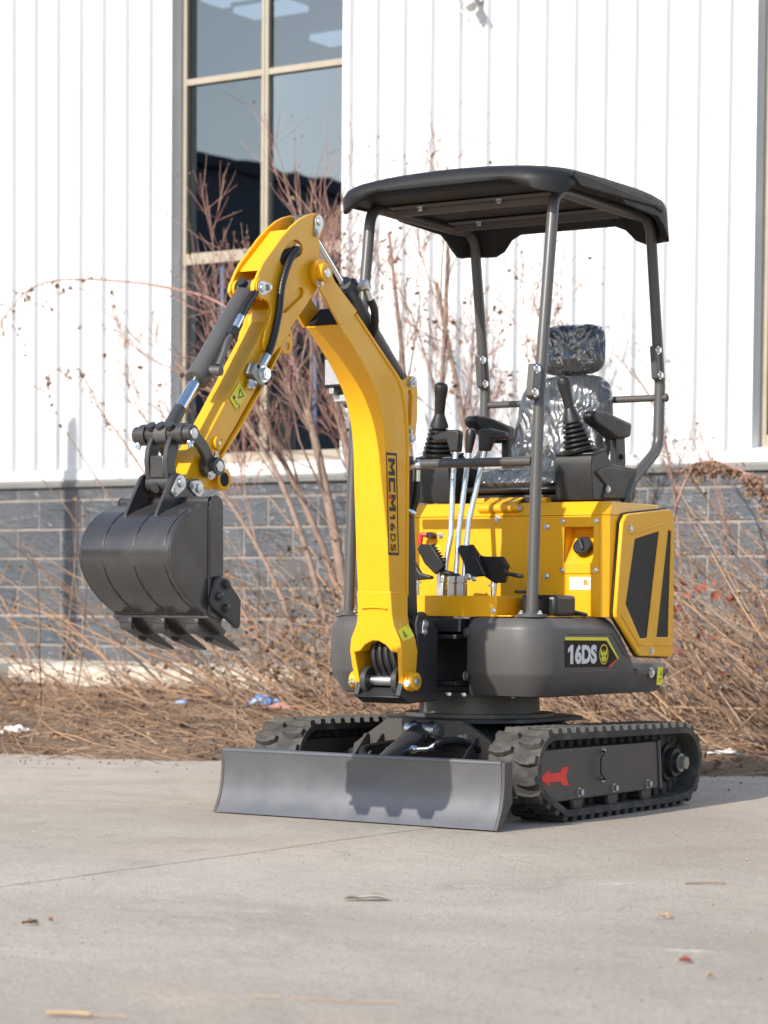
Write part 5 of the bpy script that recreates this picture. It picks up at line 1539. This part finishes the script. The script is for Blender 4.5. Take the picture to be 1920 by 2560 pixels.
# ---------------------------------------------------------------- linkage
hk = ob('tipping_link', B().cyl((-0.090, HT[1], HT[2]), (0.070, HT[1], HT[2]), 0.024, n=24), 'link_paint', ex, bev=0.002)
for x in (-0.034, 0.0, 0.034):
    ob('grease_cup', B().lathe((x, HT[1] - 0.016, HT[2] + 0.016), (0, -0.62, 0.78), [(0, 0.014), (0.014, 0.0155), (0.0142, 0.0105), (0.006, 0.0095)], 20), 'link_paint', hk)
for s in (1, -1):
    hpz = [(HT[1] + 0.016, HT[2] - 0.008), (HT[1] - 0.020, HT[2] - 0.006), (HT[1] - 0.040, 1.145), (HT[1] - 0.046, 1.110), (HT[1] - 0.040, 1.070), (-0.985, 1.035), (-0.955, 1.030), (-0.948, 1.055), (HT[1] - 0.006, 1.10), (HT[1] + 0.010, 1.145)]
    ob('cheek_plate', B().prism(hpz, *sorted((s * 0.026, s * 0.042)), 'x'), 'link_paint', hk, bev=0.003)
    # curved guide links outside the arm
    c0, r0, r1 = Vector((-0.962, 1.058)), 0.112, 0.150
    gl = [(c0.x + r1 * math.cos(R(a)), c0.y + r1 * math.sin(R(a))) for a in range(88, 10, -6)] + [(c0.x + r0 * math.cos(R(a)), c0.y + r0 * math.sin(R(a))) for a in range(10, 89, 6)]
    gd = ob('guide_link', B().prism(gl, *sorted((s * 0.062, s * 0.078)), 'x'), 'link_paint', ex, bev=0.003)
    ob('eye', B().lathe((s * 0.058, HT[1], HT[2]), (s, 0, 0), [(0, 0.031), (0.022, 0.031), (0.0225, 0.026), (0.046, 0.025)], 26), 'link_paint', gd)
    ob('eye', B().lathe((s * 0.044, -0.822, 1.100), (s, 0, 0), [(0, 0.032), (0.034, 0.032), (0.0345, 0.026), (0.050, 0.025)], 26), 'link_paint', gd)
    for c_, x_ in ((HT[1:], 0.1045), ((-0.822, 1.100), 0.0945)):
        ob('pin_end', B().lathe((s * x_, c_[0], c_[1]), (s, 0, 0), [(0, 0.016), (0.0025, 0.0155), (0.003, 0.004)], 20), 'zinc_plate', gd)
    ob('grease_nipple', B().bolt((s * 0.094, HT[1] - 0.004, HT[2] - 0.026), (s * 0.2, -0.2, -1), 0.0085, 0.014), 'zinc', gd)
    ob('grease_nipple', B().bolt((s * 0.084, -0.826, 1.130), (s * 0.2, -0.1, 1), 0.007, 0.012), 'zinc', gd)
    ob('lock_bolt', B().bolt((s * 0.080, -0.842, 1.074), (s, -0.3, -0.3), 0.0095, 0.008), 'zinc', gd)
ob('web', B().box(-0.0255, 0.0255, -0.996, -0.984, 1.06, 1.125), 'link_paint', hk, bev=0.004)
ob('lower_tube', B().cyl((-0.045, -0.968, 1.047), (0.045, -0.968, 1.047), 0.026, n=24), 'link_paint', hk, bev=0.002)
ob('grease_cup', B().lathe((-0.004, -0.986, 1.036), (0, -0.9, -0.35), [(0, 0.013), (0.014, 0.0145), (0.0142, 0.0095), (0.007, 0.0085)], 20), 'link_paint', hk)

# ---------------------------------------------------------------- bucket
HB = 0.167
prof_ = [(-0.960, 0.992), (-0.973, 0.985), (-1.034, 0.966), (-1.073, 0.946), (-1.105, 0.921), (-1.127, 0.892), (-1.1395, 0.862), (-1.142, 0.834), (-1.136, 0.806), (-1.119, 0.774), (-1.091, 0.742), (-1.053, 0.711), (-1.003, 0.682), (-0.968, 0.666)]
inner = grow(prof_, -0.009)
bk = ob('bucket', B().prism(prof_ + inner[::-1], -HB + 0.008, HB - 0.008, 'x'), 'bucket_paint', ex, bev=0.001, ang=25)
sidep = prof_ + [(-0.905, 0.634), (-0.903, 0.660), (-0.906, 0.985)]
lip = [(-0.906, 0.985), (-0.912, 1.000), (-0.925, 1.009), (-0.940, 1.011), (-0.955, 1.006), (-0.966, 0.992), (-0.967, 0.970), (-0.966, 0.664), (-0.903, 0.655)]
cutp = [(-0.957, 0.774), (-0.935, 0.782), (-0.910, 0.776), (-0.838, 0.714), (-0.840, 0.640), (-0.848, 0.630), (-0.860, 0.632), (-0.915, 0.664), (-0.973, 0.692), (-0.980, 0.705), (-0.978, 0.722)]
for s in (1, -1):
    ob('side_plate', B().prism(sidep, *sorted((s * (HB - 0.008), s * HB)), 'x'), 'bucket_paint', bk, bev=0.002)
    ob('side_lip', B().prism(lip, *sorted((s * HB, s * (HB + 0.006))), 'x'), 'bucket_paint', bk, bev=0.0025)
    ob('weld_seam', B().tube([(s * (HB + 0.001), -0.9675, 0.668 + 0.31 * i / 24 ) for i in range(25)], [0.0032 + 0.0007 * (i % 2) for i in range(25)], 6), 'bucket_paint', bk)
    sc2 = ob('side_cutter', B().prism(cutp, *sorted((s * (HB + 0.0062), s * (HB + 0.021))), 'x'), 'dark_paint', bk, bev=0.005, seg=3)
    for y, z in ((-0.913, 0.757), (-0.945, 0.723), (-0.914, 0.689)):
        ob('bolt', B().lathe((s * (HB + 0.021), y, z), (s, 0, 0), [(-0.002, 0.0165), (0.0012, 0.0165), (0.0014, 0.0125), (0.010, 0.0115), (0.012, 0.008)], 18), 'dark_paint', sc2)
cut = ob('cutting_edge', B().prism([(-0.978, 0.672), (-0.982, 0.661), (-0.897, 0.612), (-0.890, 0.624), (-0.905, 0.634)], -HB - 0.006, HB + 0.006, 'x'), 'bucket_paint', bk, bev=0.002)
ob('weld_seam', B().tube([(-HB + 2 * HB * i / 60, -0.980, 0.673 + 0.0008 * math.sin(i * 2.1)) for i in range(61)], [0.0042 + 0.001 * (i % 2) for i in range(61)], 6), 'bucket_paint', bk)
ob('top_tube', B().prism(circ((-0.945, 0.992), 0.016, 18), -HB + 0.001, HB - 0.0085, 'x'), 'bucket_paint', bk)
for x in (-0.079, 0.033, 0.143):
    for i0_, i1_ in ((2, 7), (8, 13)):
        sg = prof_[i0_:i1_]
        ob('weld_bead', B().tube(smooth([(x, y - 0.0002, z) for y, z in sg], 4), 0.0019, 6), 'dark_paint', bk)
for x in (-0.122, 0.0, 0.122):
    th = ob('tooth', B(), None) if False else None
    t0, t1 = Vector((-0.965, 0.652)), Vector((-0.782, 0.568))
    dd = (t1 - t0).normalized()
    nn = Vector((dd.y, -dd.x))          # outwards / below
    if nn.y > 0:
        nn = -nn
    def q(a, h):
        v = t0 + dd * a + nn * h
        return (v.x, v.y)
    Lt = (t1 - t0).length
    sec = [q(-0.02, -0.006), q(0.09, -0.007), q(Lt, 0.0), q(Lt - 0.004, 0.006), q(0.10, 0.022), q(0.02, 0.026), q(-0.02, 0.016)]
    th = ob('tooth', B().prism(sec, x - 0.024, x + 0.024, 'x'), 'dark_paint', bk, bev=0.003)
    ob('adapter', B().prism([q(-0.024, 0.004), q(-0.010, 0.030), q(0.004, 0.031), q(0.006, 0.018), q(0.006, 0.0)], x - 0.022, x + 0.022, 'x'), 'bucket_paint', th, bev=0.003)
    pm = t0 + dd * 0.075 + nn * 0.0235
    ob('tooth_bolt', B().bolt((x, pm.x, pm.y), (0, nn.x, nn.y), 0.011, 0.007), 'dark_paint', th)
for s in (1, -1):
    er = [(-1.074, 0.942), (-1.066, 0.962), (-1.010, 1.050), (-0.998, 1.066), (-0.978, 1.075), (-0.952, 1.071), (-0.936, 1.060), (-0.915, 1.055), (-0.900, 1.061), (-0.880, 1.062), (-0.862, 1.050), (-0.858, 1.034), (-0.866, 1.016), (-0.890, 1.006), (-0.935, 1.003), (-0.95, 0.985), (-1.03, 0.955)]
    eo = ob('ear', B().prism(er, *sorted((s * 0.050, s * 0.062)), 'x'), 'bucket_paint', bk, bev=0.002)
    for (py, pz), (qy, qz) in (((-0.968, 1.047), (-0.994, 1.020)), ((-0.885, 1.034), (-0.913, 1.040))):
        ob('keeper', B().prism(hull(circ((py, pz), 0.023, 18) + circ((qy, qz), 0.014, 14)), *sorted((s * 0.0623, s * 0.0675)), 'x').lathe((s * 0.0675, py, pz), (s, 0, 0), [(0, 0.0135), (0.005, 0.013), (0.006, 0.005)], 18).bolt((s * 0.0675, qy, qz), (s, 0, 0), 0.009, 0.006), 'zinc_plate', eo)
ob('pin', B().cyl((-0.062, -0.968, 1.047), (0.062, -0.968, 1.047), 0.0135, n=16).cyl((-0.062, -0.885, 1.034), (0.062, -0.885, 1.034), 0.0135, n=16), 'zinc_plate', bk)

# ================================================================ plants and litter
def rv(r, s=1.0):
    return Vector((r.uniform(-s, s), r.uniform(-s, s), r.uniform(-s, s)))


def leaf(b, p, d, size, r):
    """a curled dry leaf: two folded quads"""
    d = d.normalized()
    sd_ = d.cross(rv(r) + Vector((0, 0, 0.01))).normalized()
    up = d.cross(sd_)
    w_ = size * r.uniform(0.28, 0.5)
    c = size * r.uniform(0.05, 0.35)
    P = [p, p + d * size * 0.5 + up * c * 0.5 - sd_ * 0.0, p + d * size + up * c * r.uniform(-0.6, 0.6)]
    L_ = [p + d * size * 0.35 + sd_ * w_ + up * c, p + d * size * 0.8 + sd_ * w_ * 0.6 + up * c * 1.3]
    R_ = [p + d * size * 0.35 - sd_ * w_ + up * c, p + d * size * 0.8 - sd_ * w_ * 0.6 + up * c * 0.4]
    b.add(P + L_ + R_, [(0, 3, 1), (1, 3, 4), (1, 4, 2), (0, 1, 5), (1, 6, 5), (1, 2, 6)])


def bead(b, p, s_):
    b.add([p + Vector(q) * s_ for q in ((1, 0, 0), (-1, 0, 0), (0, 1, 0), (0, -1, 0), (0, 0, 1.1), (0, 0, -1.1))],
          [(0, 2, 4), (2, 1, 4), (1, 3, 4), (3, 0, 4), (2, 0, 5), (1, 2, 5), (3, 1, 5), (0, 3, 5)])


def twig(b, p, d, L_, r0, r, seg=4, wob=0.12, trop=0.0, sides=4, tip=0.35):
    r0 = max(r0, 0.0021)
    pts, rs = [p.copy()], [r0]
    d = d.normalized()
    for k in range(seg):
        d = (d + rv(r, wob) + Vector((0, 0, trop))).normalized()
        pts.append(pts[-1] + d * (L_ / seg))
        rs.append(r0 * (1 - (1 - tip) * (k + 1) / seg))
    b.tube(pts, rs, sides)
    return pts, rs, d


def ramify(bs_, tips, p, d, L_, r0, lvl, r, trop=0.05, kids=(4, 6), spread=0.75):
    """recursive bare branching; bs_ = (bark, twigs)"""
    pts, rs, dl = twig(bs_[0] if lvl > 1 else bs_[1], p, d, L_, r0, r, 5 if lvl > 0 else 3, 0.13, trop, 5 if lvl > 1 else 4, 0.45)
    if lvl == 0:
        tips.append((pts[-1], dl))
        if r.random() < 0.5:
            tips.append((pts[-2], dl))
        return
    n = r.randint(*kids)
    for k in range(n):
        t = r.uniform(0.3, 1.0)
        i = min(len(pts) - 2, int(t * (len(pts) - 1)))
        q = pts[i].lerp(pts[i + 1], t * (len(pts) - 1) - i)
        dd = (pts[i + 1] - pts[i]).normalized()
        dd = (dd + rv(r, spread)).normalized()
        ramify(bs_, tips, q, dd, L_ * r.uniform(0.42, 0.68), rs[i] * r.uniform(0.45, 0.62), lvl - 1, r, trop, kids, spread)
    tips.append((pts[-1], dl))


def shrub(name, stems, label, seed, leafn=0.35, berryn=0.9, kids=(4, 6), twigmat='twig_red', barkmat='bark'):
    r = random.Random(seed)
    base = Vector(stems[0][0][0])
    root = empty(name, base, label=label, cat='shrub', group='leafless shrubs along the warehouse')
    tw = B()
    tips = []
    bk_ = B()
    for path_, r0, L_, lvl, n in stems:
        pts = smooth([Vector(p) for p in path_], 5)
        rs = [r0 * (1 - 0.55 * i / (len(pts) - 1)) * r.uniform(0.93, 1.07) for i in range(len(pts))]
        ob('stem', B().tube(pts, rs, 8), barkmat, root, ang=70)
        for k in range(n):
            t = r.uniform(0.45, 1.0)
            i = min(len(pts) - 2, int(t * (len(pts) - 1)))
            dd = (pts[i + 1] - pts[i]).normalized() + rv(r, 0.55) + Vector((0, 0, 0.1))
            ramify((bk_, tw), tips, pts[i], dd, L_ * r.uniform(0.7, 1.15), rs[i] * r.uniform(0.30, 0.45), lvl, r, 0.06, kids)
    if bk_.v:
        ob('branches', bk_, barkmat, root, ang=70, kind='stuff')
    ob('twigs', tw, twigmat, root, ang=70, kind='stuff')
    be, le = B(), B()
    for p, d in tips:
        if r.random() < berryn:
            for k in range(r.randint(1, 3)):
                bead(be, p + rv(r, 0.006), r.uniform(0.0035, 0.0068))
        if r.random() < leafn:
            leaf(le, p, d + rv(r, 0.8) - Vector((0, 0, 0.6)), r.uniform(0.016, 0.038), r)
    if be.v:
        ob('seed_heads', be, 'berry', root, kind='stuff')
    if le.v:
        ob('dry_leaves', le, 'dead_leaf', root, kind='stuff')
    return root


def sz(x, y):
    return soil_z(x, y)


# the tall multi-stemmed shrub in front of the window
st_ = [
    ([(-3.36, 5.0, 0.15), (-3.46, 5.0, 0.80), (-3.60, 5.0, 1.40), (-3.78, 5.0, 2.00), (-3.95, 4.98, 2.45)], 0.036, 0.80, 2, 7),
    ([(-3.25, 5.1, 0.15), (-3.36, 5.1, 0.90), (-3.52, 5.1, 1.60), (-3.66, 5.1, 2.20), (-3.72, 5.1, 2.75)], 0.032, 0.72, 2, 7),
    ([(-3.18, 4.9, 0.15), (-3.22, 4.9, 0.90), (-3.36, 4.95, 1.70), (-3.40, 5.0, 2.30)], 0.026, 0.65, 2, 6),
    ([(-3.40, 5.2, 0.15), (-3.70, 5.15, 1.00), (-4.10, 5.1, 1.75), (-4.45, 5.05, 2.35)], 0.024, 0.70, 2, 7),
    ([(-3.30, 4.8, 0.15), (-3.62, 4.8, 1.10), (-4.02, 4.85, 1.70), (-4.60, 4.9, 2.10)], 0.020, 0.62, 2, 6),
    ([(-3.45, 4.7, 0.15), (-3.75, 4.75, 0.80), (-4.15, 4.8, 1.30), (-4.55, 4.85, 1.60)], 0.017, 0.55, 2, 6),
    ([(-3.28, 5.3, 0.15), (-3.40, 5.3, 0.90), (-3.62, 5.3, 1.50), (-4.05, 5.3, 2.60)], 0.024, 0.60, 2, 6),
    ([(-3.20, 5.2, 0.15), (-3.12, 5.2, 1.10), (-3.18, 5.2, 1.90), (-3.30, 5.2, 2.80)], 0.022, 0.62, 2, 6),
]
shrub('bare_shrub', st_, 'tall multi-stemmed leafless shrub in front of the window, behind the boom', 11, 0.06, 0.45, (4, 6))
st_ = [
    ([(-2.62, 5.3, 0.15), (-2.74, 5.3, 1.0), (-2.82, 5.25, 1.7), (-2.98, 5.2, 2.5)], 0.024, 0.60, 2, 6),
    ([(-2.50, 5.4, 0.15), (-2.52, 5.4, 1.1), (-2.46, 5.4, 1.7), (-2.40, 5.4, 2.1)], 0.018, 0.45, 2, 5),
    ([(-2.70, 5.2, 0.15), (-2.96, 5.2, 1.2), (-2.92, 5.2, 2.2), (-2.90, 5.2, 2.9)], 0.020, 0.60, 2, 5),
]
shrub('bare_shrub', st_, 'leafless shrub with curled brown leaves between the canopy posts', 12, 0.14, 0.3, (5, 7))
st_ = [
    ([(-1.55, 5.5, 0.2), (-1.60, 5.5, 1.1), (-1.72, 5.5, 1.7), (-1.90, 5.5, 2.0)], 0.010, 0.34, 1, 6),
    ([(-1.40, 5.6, 0.2), (-1.36, 5.6, 1.0), (-1.48, 5.6, 1.55)], 0.009, 0.30, 1, 6),
]
shrub('bare_shrub', st_, 'thin twiggy shrub with dark berries behind the seat', 13, 0.05, 0.35, (5, 7))


def arch(name, pts, r0, label, seed, dens=40, drop=0.45, cat='cane'):
    r = random.Random(seed)
    P = smooth([Vector(p) for p in pts], 7)
    o_ = empty(name, P[0], label=label, cat=cat)
    ob('cane', B().tube(P, [r0 * (1 - 0.75 * i / (len(P) - 1)) for i in range(len(P))], 6), 'twig_red', o_, ang=70)
    tw, le = B(), B()
    for k in range(dens):
        t = r.uniform(0.35, 1.0) ** 0.8
        i = min(len(P) - 1, int(t * (len(P) - 1)))
        pp_, _, dd = twig(tw, P[i], Vector((r.uniform(-1, 1), r.uniform(-0.6, 0.6), r.uniform(-1.0, 0.25))), r.uniform(0.05, drop), 0.0028, r, 4, 0.25, -0.08)
        for q in pp_[1:]:
            if r.random() < 0.5:
                leaf(le, q, rv(r) - Vector((0, 0, 0.8)), r.uniform(0.015, 0.04), r)
            if r.random() < 0.3:
                bead(le, q + rv(r, 0.01), r.uniform(0.005, 0.009))
    ob('side_twigs', tw, 'twig_red', o_, ang=70, kind='stuff')
    ob('dry_leaves', le, 'dead_leaf', o_, kind='stuff')


arch('arching_cane', [(-3.9, 5.0, 2.10), (-4.319, 5.0, 2.427), (-4.70, 5.0, 2.552), (-5.124, 5.0, 2.624), (-5.54, 5.0, 2.659), (-5.792, 5.0, 2.629), (-5.969, 5.0, 2.524), (-6.10, 5.0, 2.38)], 0.0085, 'long reddish cane arching left across the white cladding', 21, 26, 0.30)
arch('arching_cane', [(-3.55, 4.6, 0.25), (-4.05, 4.55, 0.90), (-4.495, 4.5, 1.424), (-4.676, 4.5, 1.637), (-4.818, 4.5, 1.782), (-4.90, 4.5, 1.902), (-4.982, 4.5, 2.031), (-5.106, 4.5, 2.068), (-5.231, 4.5, 2.018), (-5.252, 4.5, 1.90)], 0.007, 'thin cane hooked over at its tip, left of the bucket link', 22, 20, 0.20)
arch('dry_vine', [(-1.75, 5.3, 0.75), (-1.52, 5.25, 1.12), (-1.457, 5.2, 1.246), (-1.373, 5.2, 1.418), (-1.259, 5.2, 1.458), (-1.05, 5.2, 1.385), (-0.946, 5.2, 1.281), (-0.80, 5.2, 0.95)], 0.010, 'dry leafy vine looping over the block base at the right edge', 23, 150, 0.11, 'vine')


def clump(name, label, seed, n, region, direc, spread, length, rad, mats=('cane', 'cane_grey', 'cane_dark', 'cane_grey'), leaves=None, nleaf=0, cat='brush'):
    r = random.Random(seed)
    (xa, xb), (ya, yb) = region
    o_ = empty(name, ((xa + xb) / 2, (ya + yb) / 2, 0.1), label=label, cat=cat, group='heaps of dry canes')
    spots = []
    for k in range(n):
        x, y = r.uniform(xa, xb), r.uniform(ya, yb)
        p = Vector((x, y, sz(x, y) + r.uniform(-0.03, 0.10)))
        d = Vector(direc) + Vector((r.gauss(0, spread), r.gauss(0, spread), r.gauss(0, spread * 0.8)))
        if d.z < 0.02:
            d.z = abs(d.z) * 0.5 + 0.02
        L_ = r.uniform(*length)
        b = B()
        pts, rs, dl = twig(b, p, d, L_, r.uniform(*rad), r, 6, 0.10, -0.02, 5, 0.4)
        spots += [(q, dl) for q in pts[1:]]
        for i in range(2, 6):
            if r.random() < 0.42:
                twig(b, pts[i], dl + rv(r, 0.9), L_ * r.uniform(0.15, 0.4), rs[i] * 0.5, r, 4, 0.16, 0, 4)
        ob('cane', b, r.choice(mats), o_, ang=70)
    for m, k in (leaves or ()):
        b = B()
        for _ in range(k):
            q, dl = r.choice(spots)
            leaf(b, q + rv(r, 0.04), rv(r) - Vector((0, 0, 0.7)), r.uniform(0.012, 0.032), r)
        ob('dry_leaves', b, m, o_, kind='stuff')
    return o_


clump('cane_heap', 'tangled heap of leaning canes with red leaves at the right edge', 31, 298, ((-1.55, 0.5), (3.2, 5.7)), (-0.80, 0.10, 0.62), 0.28, (0.6, 1.8), (0.0025, 0.008), mats=('cane', 'cane_grey', 'cane_dark', 'cane_dark'), leaves=(('dead_leaf', 2600), ('red_leaf', 160)))
r_ = random.Random(77)
rl_ = empty('red_leaf_sprig', (-1.35, 4.8, 0.3), label='sprig of rust-red leaves hanging in the canes beside the side door', cat='sprig')
bl_, bt2 = B(), B()
for k in range(9):
    base = Vector((-1.25 + r_.uniform(-0.35, 0.35), 4.75 + r_.uniform(-0.3, 0.3), 0.35 + r_.uniform(0, 0.75)))
    pts, _, dl = twig(bt2, base, Vector((-0.7, 0, 0.5)) + rv(r_, 0.3), 0.35, 0.004, r_, 4, 0.15)
    for q in pts:
        for _ in range(3):
            leaf(bl_, q + rv(r_, 0.02), rv(r_, 0.7) - Vector((0, 0, 0.9)), r_.uniform(0.03, 0.065), r_)
ob('leaves', bl_, 'red_leaf', rl_, kind='stuff')
ob('twigs', bt2, 'cane', rl_, kind='stuff')
clump('cane_heap', 'heap of cut canes leaning left from the foot of the tall shrub', 32, 85, ((-3.65, -2.6), (3.9, 5.4)), (-0.80, -0.05, 0.50), 0.28, (0.6, 1.9), (0.0025, 0.008), leaves=(('dead_leaf', 1000),))
clump('cane_heap', 'low heap of straw-coloured canes on the soil behind the tracks', 33, 230, ((-2.7, -0.3), (2.9, 5.2)), (-0.45, 0.0, 0.42), 0.5, (0.3, 0.9), (0.002, 0.006), leaves=(('dead_leaf', 700),))
clump('cane_heap', 'scattered bent canes on the soil below the bucket', 34, 34, ((-5.6, -3.4), (3.0, 5.0)), (-0.35, 0.0, 0.36), 0.55, (0.4, 1.4), (0.002, 0.006), leaves=(('dead_leaf', 160),))
clump('cane_heap', 'few long canes crossing the block base at the far left', 35, 16, ((-5.6, -4.6), (4.6, 5.6)), (-0.65, 0.0, 0.55), 0.30, (0.8, 1.7), (0.004, 0.009))

# brown leaf pad caught at the foot of the tall shrub
r_ = random.Random(5)
b = B()
for k in range(900):
    p = Vector((-3.35 + r_.gauss(0, 0.22), 4.75 + r_.gauss(0, 0.3), 0.25 + abs(r_.gauss(0, 0.30))))
    leaf(b, p, rv(r_), r_.uniform(0.018, 0.042), r_)
ob('dead_leaf_heap', b, 'dead_leaf', kind='stuff', label='brown dead leaves caught around the shrub stems', cat='leaves')

# twigs, leaves and stones lying on the soil: nobody could count them
r_ = random.Random(9)


def soil_spot():
    while True:
        x, y = r_.uniform(-7.6, 1.4), r_.uniform(0.3, 5.9)
        d = y - edge_y(max(-9, min(2, x)))
        if d > -0.12 and r_.random() < (0.35 if d < 0.05 else 1):
            return x, y


for nm, mt, n in (('fallen_twigs', 'cane', 1500), ('fallen_grey_twigs', 'cane_grey', 1500), ('fallen_dark_twigs', 'cane_dark', 900)):
    b = B()
    for k in range(n):
        x, y = soil_spot()
        a = r_.gauss(math.pi, 0.9)
        twig(b, Vector((x, y, sz(x, y) + r_.uniform(0.0, 0.05))), Vector((math.cos(a), math.sin(a), r_.gauss(0.05, 0.14))), r_.uniform(0.08, 0.55), r_.uniform(0.0010, 0.0034), r_, 4, 0.26, -0.01, 4)
    ob(nm, b, mt, kind='stuff', label='dry twigs littering the soil', cat='twigs', ang=70)
b = B()
for k in range(6500):
    x, y = soil_spot()
    leaf(b, Vector((x, y, sz(x, y) + r_.uniform(0.0, 0.02))), Vector((r_.uniform(-1, 1), r_.uniform(-1, 1), r_.uniform(-0.2, 0.4))), r_.uniform(0.012, 0.038), r_)
ob('fallen_leaves', b, 'dead_leaf', kind='stuff', label='brown dead leaves littering the soil', cat='leaves')
b = B()
for k in range(1500):
    x, y = soil_spot()
    bead(b, Vector((x, y, sz(x, y))), r_.uniform(0.003, 0.011) * (1 + (r_.random() < 0.04)))
ob('soil_clods', b, 'soil', kind='stuff', label='clods and small stones in the soil', cat='gravel')
b = B()
for k in range(4200):
    x, y = r_.uniform(-3.0, 3.4), r_.uniform(-3.6, 2.4)
    if y < edge_y(x) + 0.1:
        bead(b, Vector((x, y, 0.001)), 0.0008 + 0.0024 * r_.random() ** 2.2 + 0.003 * (r_.random() < 0.012))
ob('grit', b, 'pebble', kind='stuff', label='fine grit and crumbs on the concrete', cat='gravel')
b = B()
for k in range(120):        # crumbs of soil spilt over the slab edge
    x = r_.uniform(-3.4, 0.8)
    y = edge_y(x) - abs(r_.gauss(0, 0.22))
    bead(b, Vector((x, y, 0.002)), r_.uniform(0.002, 0.007))
ob('spilt_soil', b, 'soil', kind='stuff', label='crumbs of soil spilt over the slab edge', cat='gravel')


# single pieces of litter
def crumple(name, c, size, mt, label, seed, flat=0.45):
    r = random.Random(seed)
    b = B()
    n = 9
    b.grid(n, n, lambda u, v: (c[0] + (u - 0.5) * size[0] + 0.25 * size[0] * noise.noise(Vector((u * 3, v * 3, seed))), c[1] + (v - 0.5) * size[1] + 0.2 * size[1] * noise.noise(Vector((u * 3, v * 3, seed + 9))),
                               c[2] + size[2] * (0.5 + flat * noise.noise(Vector((u * 4.1, v * 4.3, seed + 4))) + 0.5 * math.sin(math.pi * u) * math.sin(math.pi * v))))
    o_ = ob(name, b, mt, label=label, cat='litter', ang=15)
    md = o_.modifiers.new('thickness', 'SOLIDIFY')
    md.thickness = 0.002
    return o_


def cz(x, y):
    return sz(x, y) + 0.01


crumple('plastic_bag', (-3.28, 3.98, cz(-3.28, 3.98)), (0.15, 0.12, 0.075), 'blue_plastic', 'crumpled blue plastic bag on the soil left of the tracks', 3)
crumple('plastic_wrapper', (-3.12, 3.92, cz(-3.12, 3.92)), (0.17, 0.08, 0.035), 'pink_plastic', 'pink plastic wrapper beside the blue bag', 4)
crumple('plastic_bag', (-3.60, 2.40, cz(-3.60, 2.40)), (0.11, 0.10, 0.05), 'white_plastic', 'white plastic scrap on the soil at the left edge', 5)
crumple('plastic_wrapper', (-3.72, 3.85, cz(-3.72, 3.85)), (0.07, 0.05, 0.03), 'blue_plastic', 'small pale blue scrap left of the blue bag', 8)
crumple('plastic_bag', (-0.15, 3.1, cz(-0.15, 3.1)), (0.13, 0.07, 0.03), 'white_plastic', 'white plastic scrap on the soil at the right edge', 6)


def flat_leaf(x, y, sx, sy, rot, mt, label, seed, cat='leaf', name='dry_leaf', h=0.012):
    r = random.Random(seed)
    b = B()
    n = 8
    cs, sn = math.cos(rot), math.sin(rot)

    def fn(u, v):
        a = (u - 0.5) * 2
        wdt = math.sqrt(max(0.0, 1 - a * a)) * (0.8 + 0.2 * math.sin(9 * u + seed))
        lx, ly = a * sx / 2, (v - 0.5) * sy * wdt
        z = 0.003 + h * abs(noise.noise(Vector((u * 2.2, v * 2.2, seed)))) + h * 0.7 * (2 * abs(v - 0.5)) * wdt
        return (x + lx * cs - ly * sn, y + lx * sn + ly * cs, z)
    b.grid(n, 4, fn)
    o_ = ob(name, b, mt, label=label, cat=cat, ang=40)
    md = o_.modifiers.new('thickness', 'SOLIDIFY')
    md.thickness = 0.0008
    return o_


flat_leaf(1.195, -1.685, 0.11, 0.045, 0.6, 'pale_leaf', 'pale flat leaf on the concrete below the middle of the blade', 1)
flat_leaf(0.855, -2.494, 0.040, 0.016, 1.2, 'dead_leaf', 'small brown leaf on the concrete at the lower left', 2)
flat_leaf(0.868, -2.44, 0.010, 0.008, 0.2, 'dead_leaf', 'tiny brown crumb beside the small leaf at the lower left', 7, 'crumb', 'crumb')
flat_leaf(2.27, -2.144, 0.024, 0.018, 0.3, 'red_leaf', 'tiny red-brown leaf on the concrete at the lower right', 3)
flat_leaf(1.926, -1.56, 0.040, 0.014, 0.5, 'straw', 'small pale husk on the concrete below the right track', 4, 'husk', 'husk')
flat_leaf(2.40, -2.30, 0.014, 0.011, 0.9, 'straw', 'pale crumb on the concrete near the lower right edge', 5, 'crumb', 'crumb')


def stalk(pts, r0, mt, label, name='dry_stalk', cat='stalk'):
    ob(name, B().tube(smooth([Vector(p) for p in pts], 5), r0, 6), mt, label=label, cat=cat, ang=70)


stalk([(1.664, -3.361, 0.006), (1.70, -3.343, 0.007), (1.735, -3.328, 0.006)], 0.0042, 'straw', 'thick pale straw on the concrete at the bottom left corner')
stalk([(1.735, -3.328, 0.004), (1.76, -3.315, 0.005), (1.79, -3.300, 0.003)], 0.0014, 'straw', 'thread-thin straw at the bottom left corner')
stalk([(1.903, -2.974, 0.003), (1.96, -2.962, 0.004), (2.02, -2.935, 0.003), (2.079, -2.895, 0.005)], 0.0011, 'cane', 'long hair-thin reddish stalk at the bottom middle')
stalk([(1.83, -3.00, 0.003), (1.86, -2.985, 0.004), (1.88, -2.975, 0.003)], 0.0014, 'straw', 'short pale straw beside the reddish stalk')
stalk([(1.66, -0.92, 0.003), (1.70, -0.875, 0.004), (1.735, -0.845, 0.003)], 0.0022, 'cane_grey', 'short dark twig on the concrete right of the tracks')
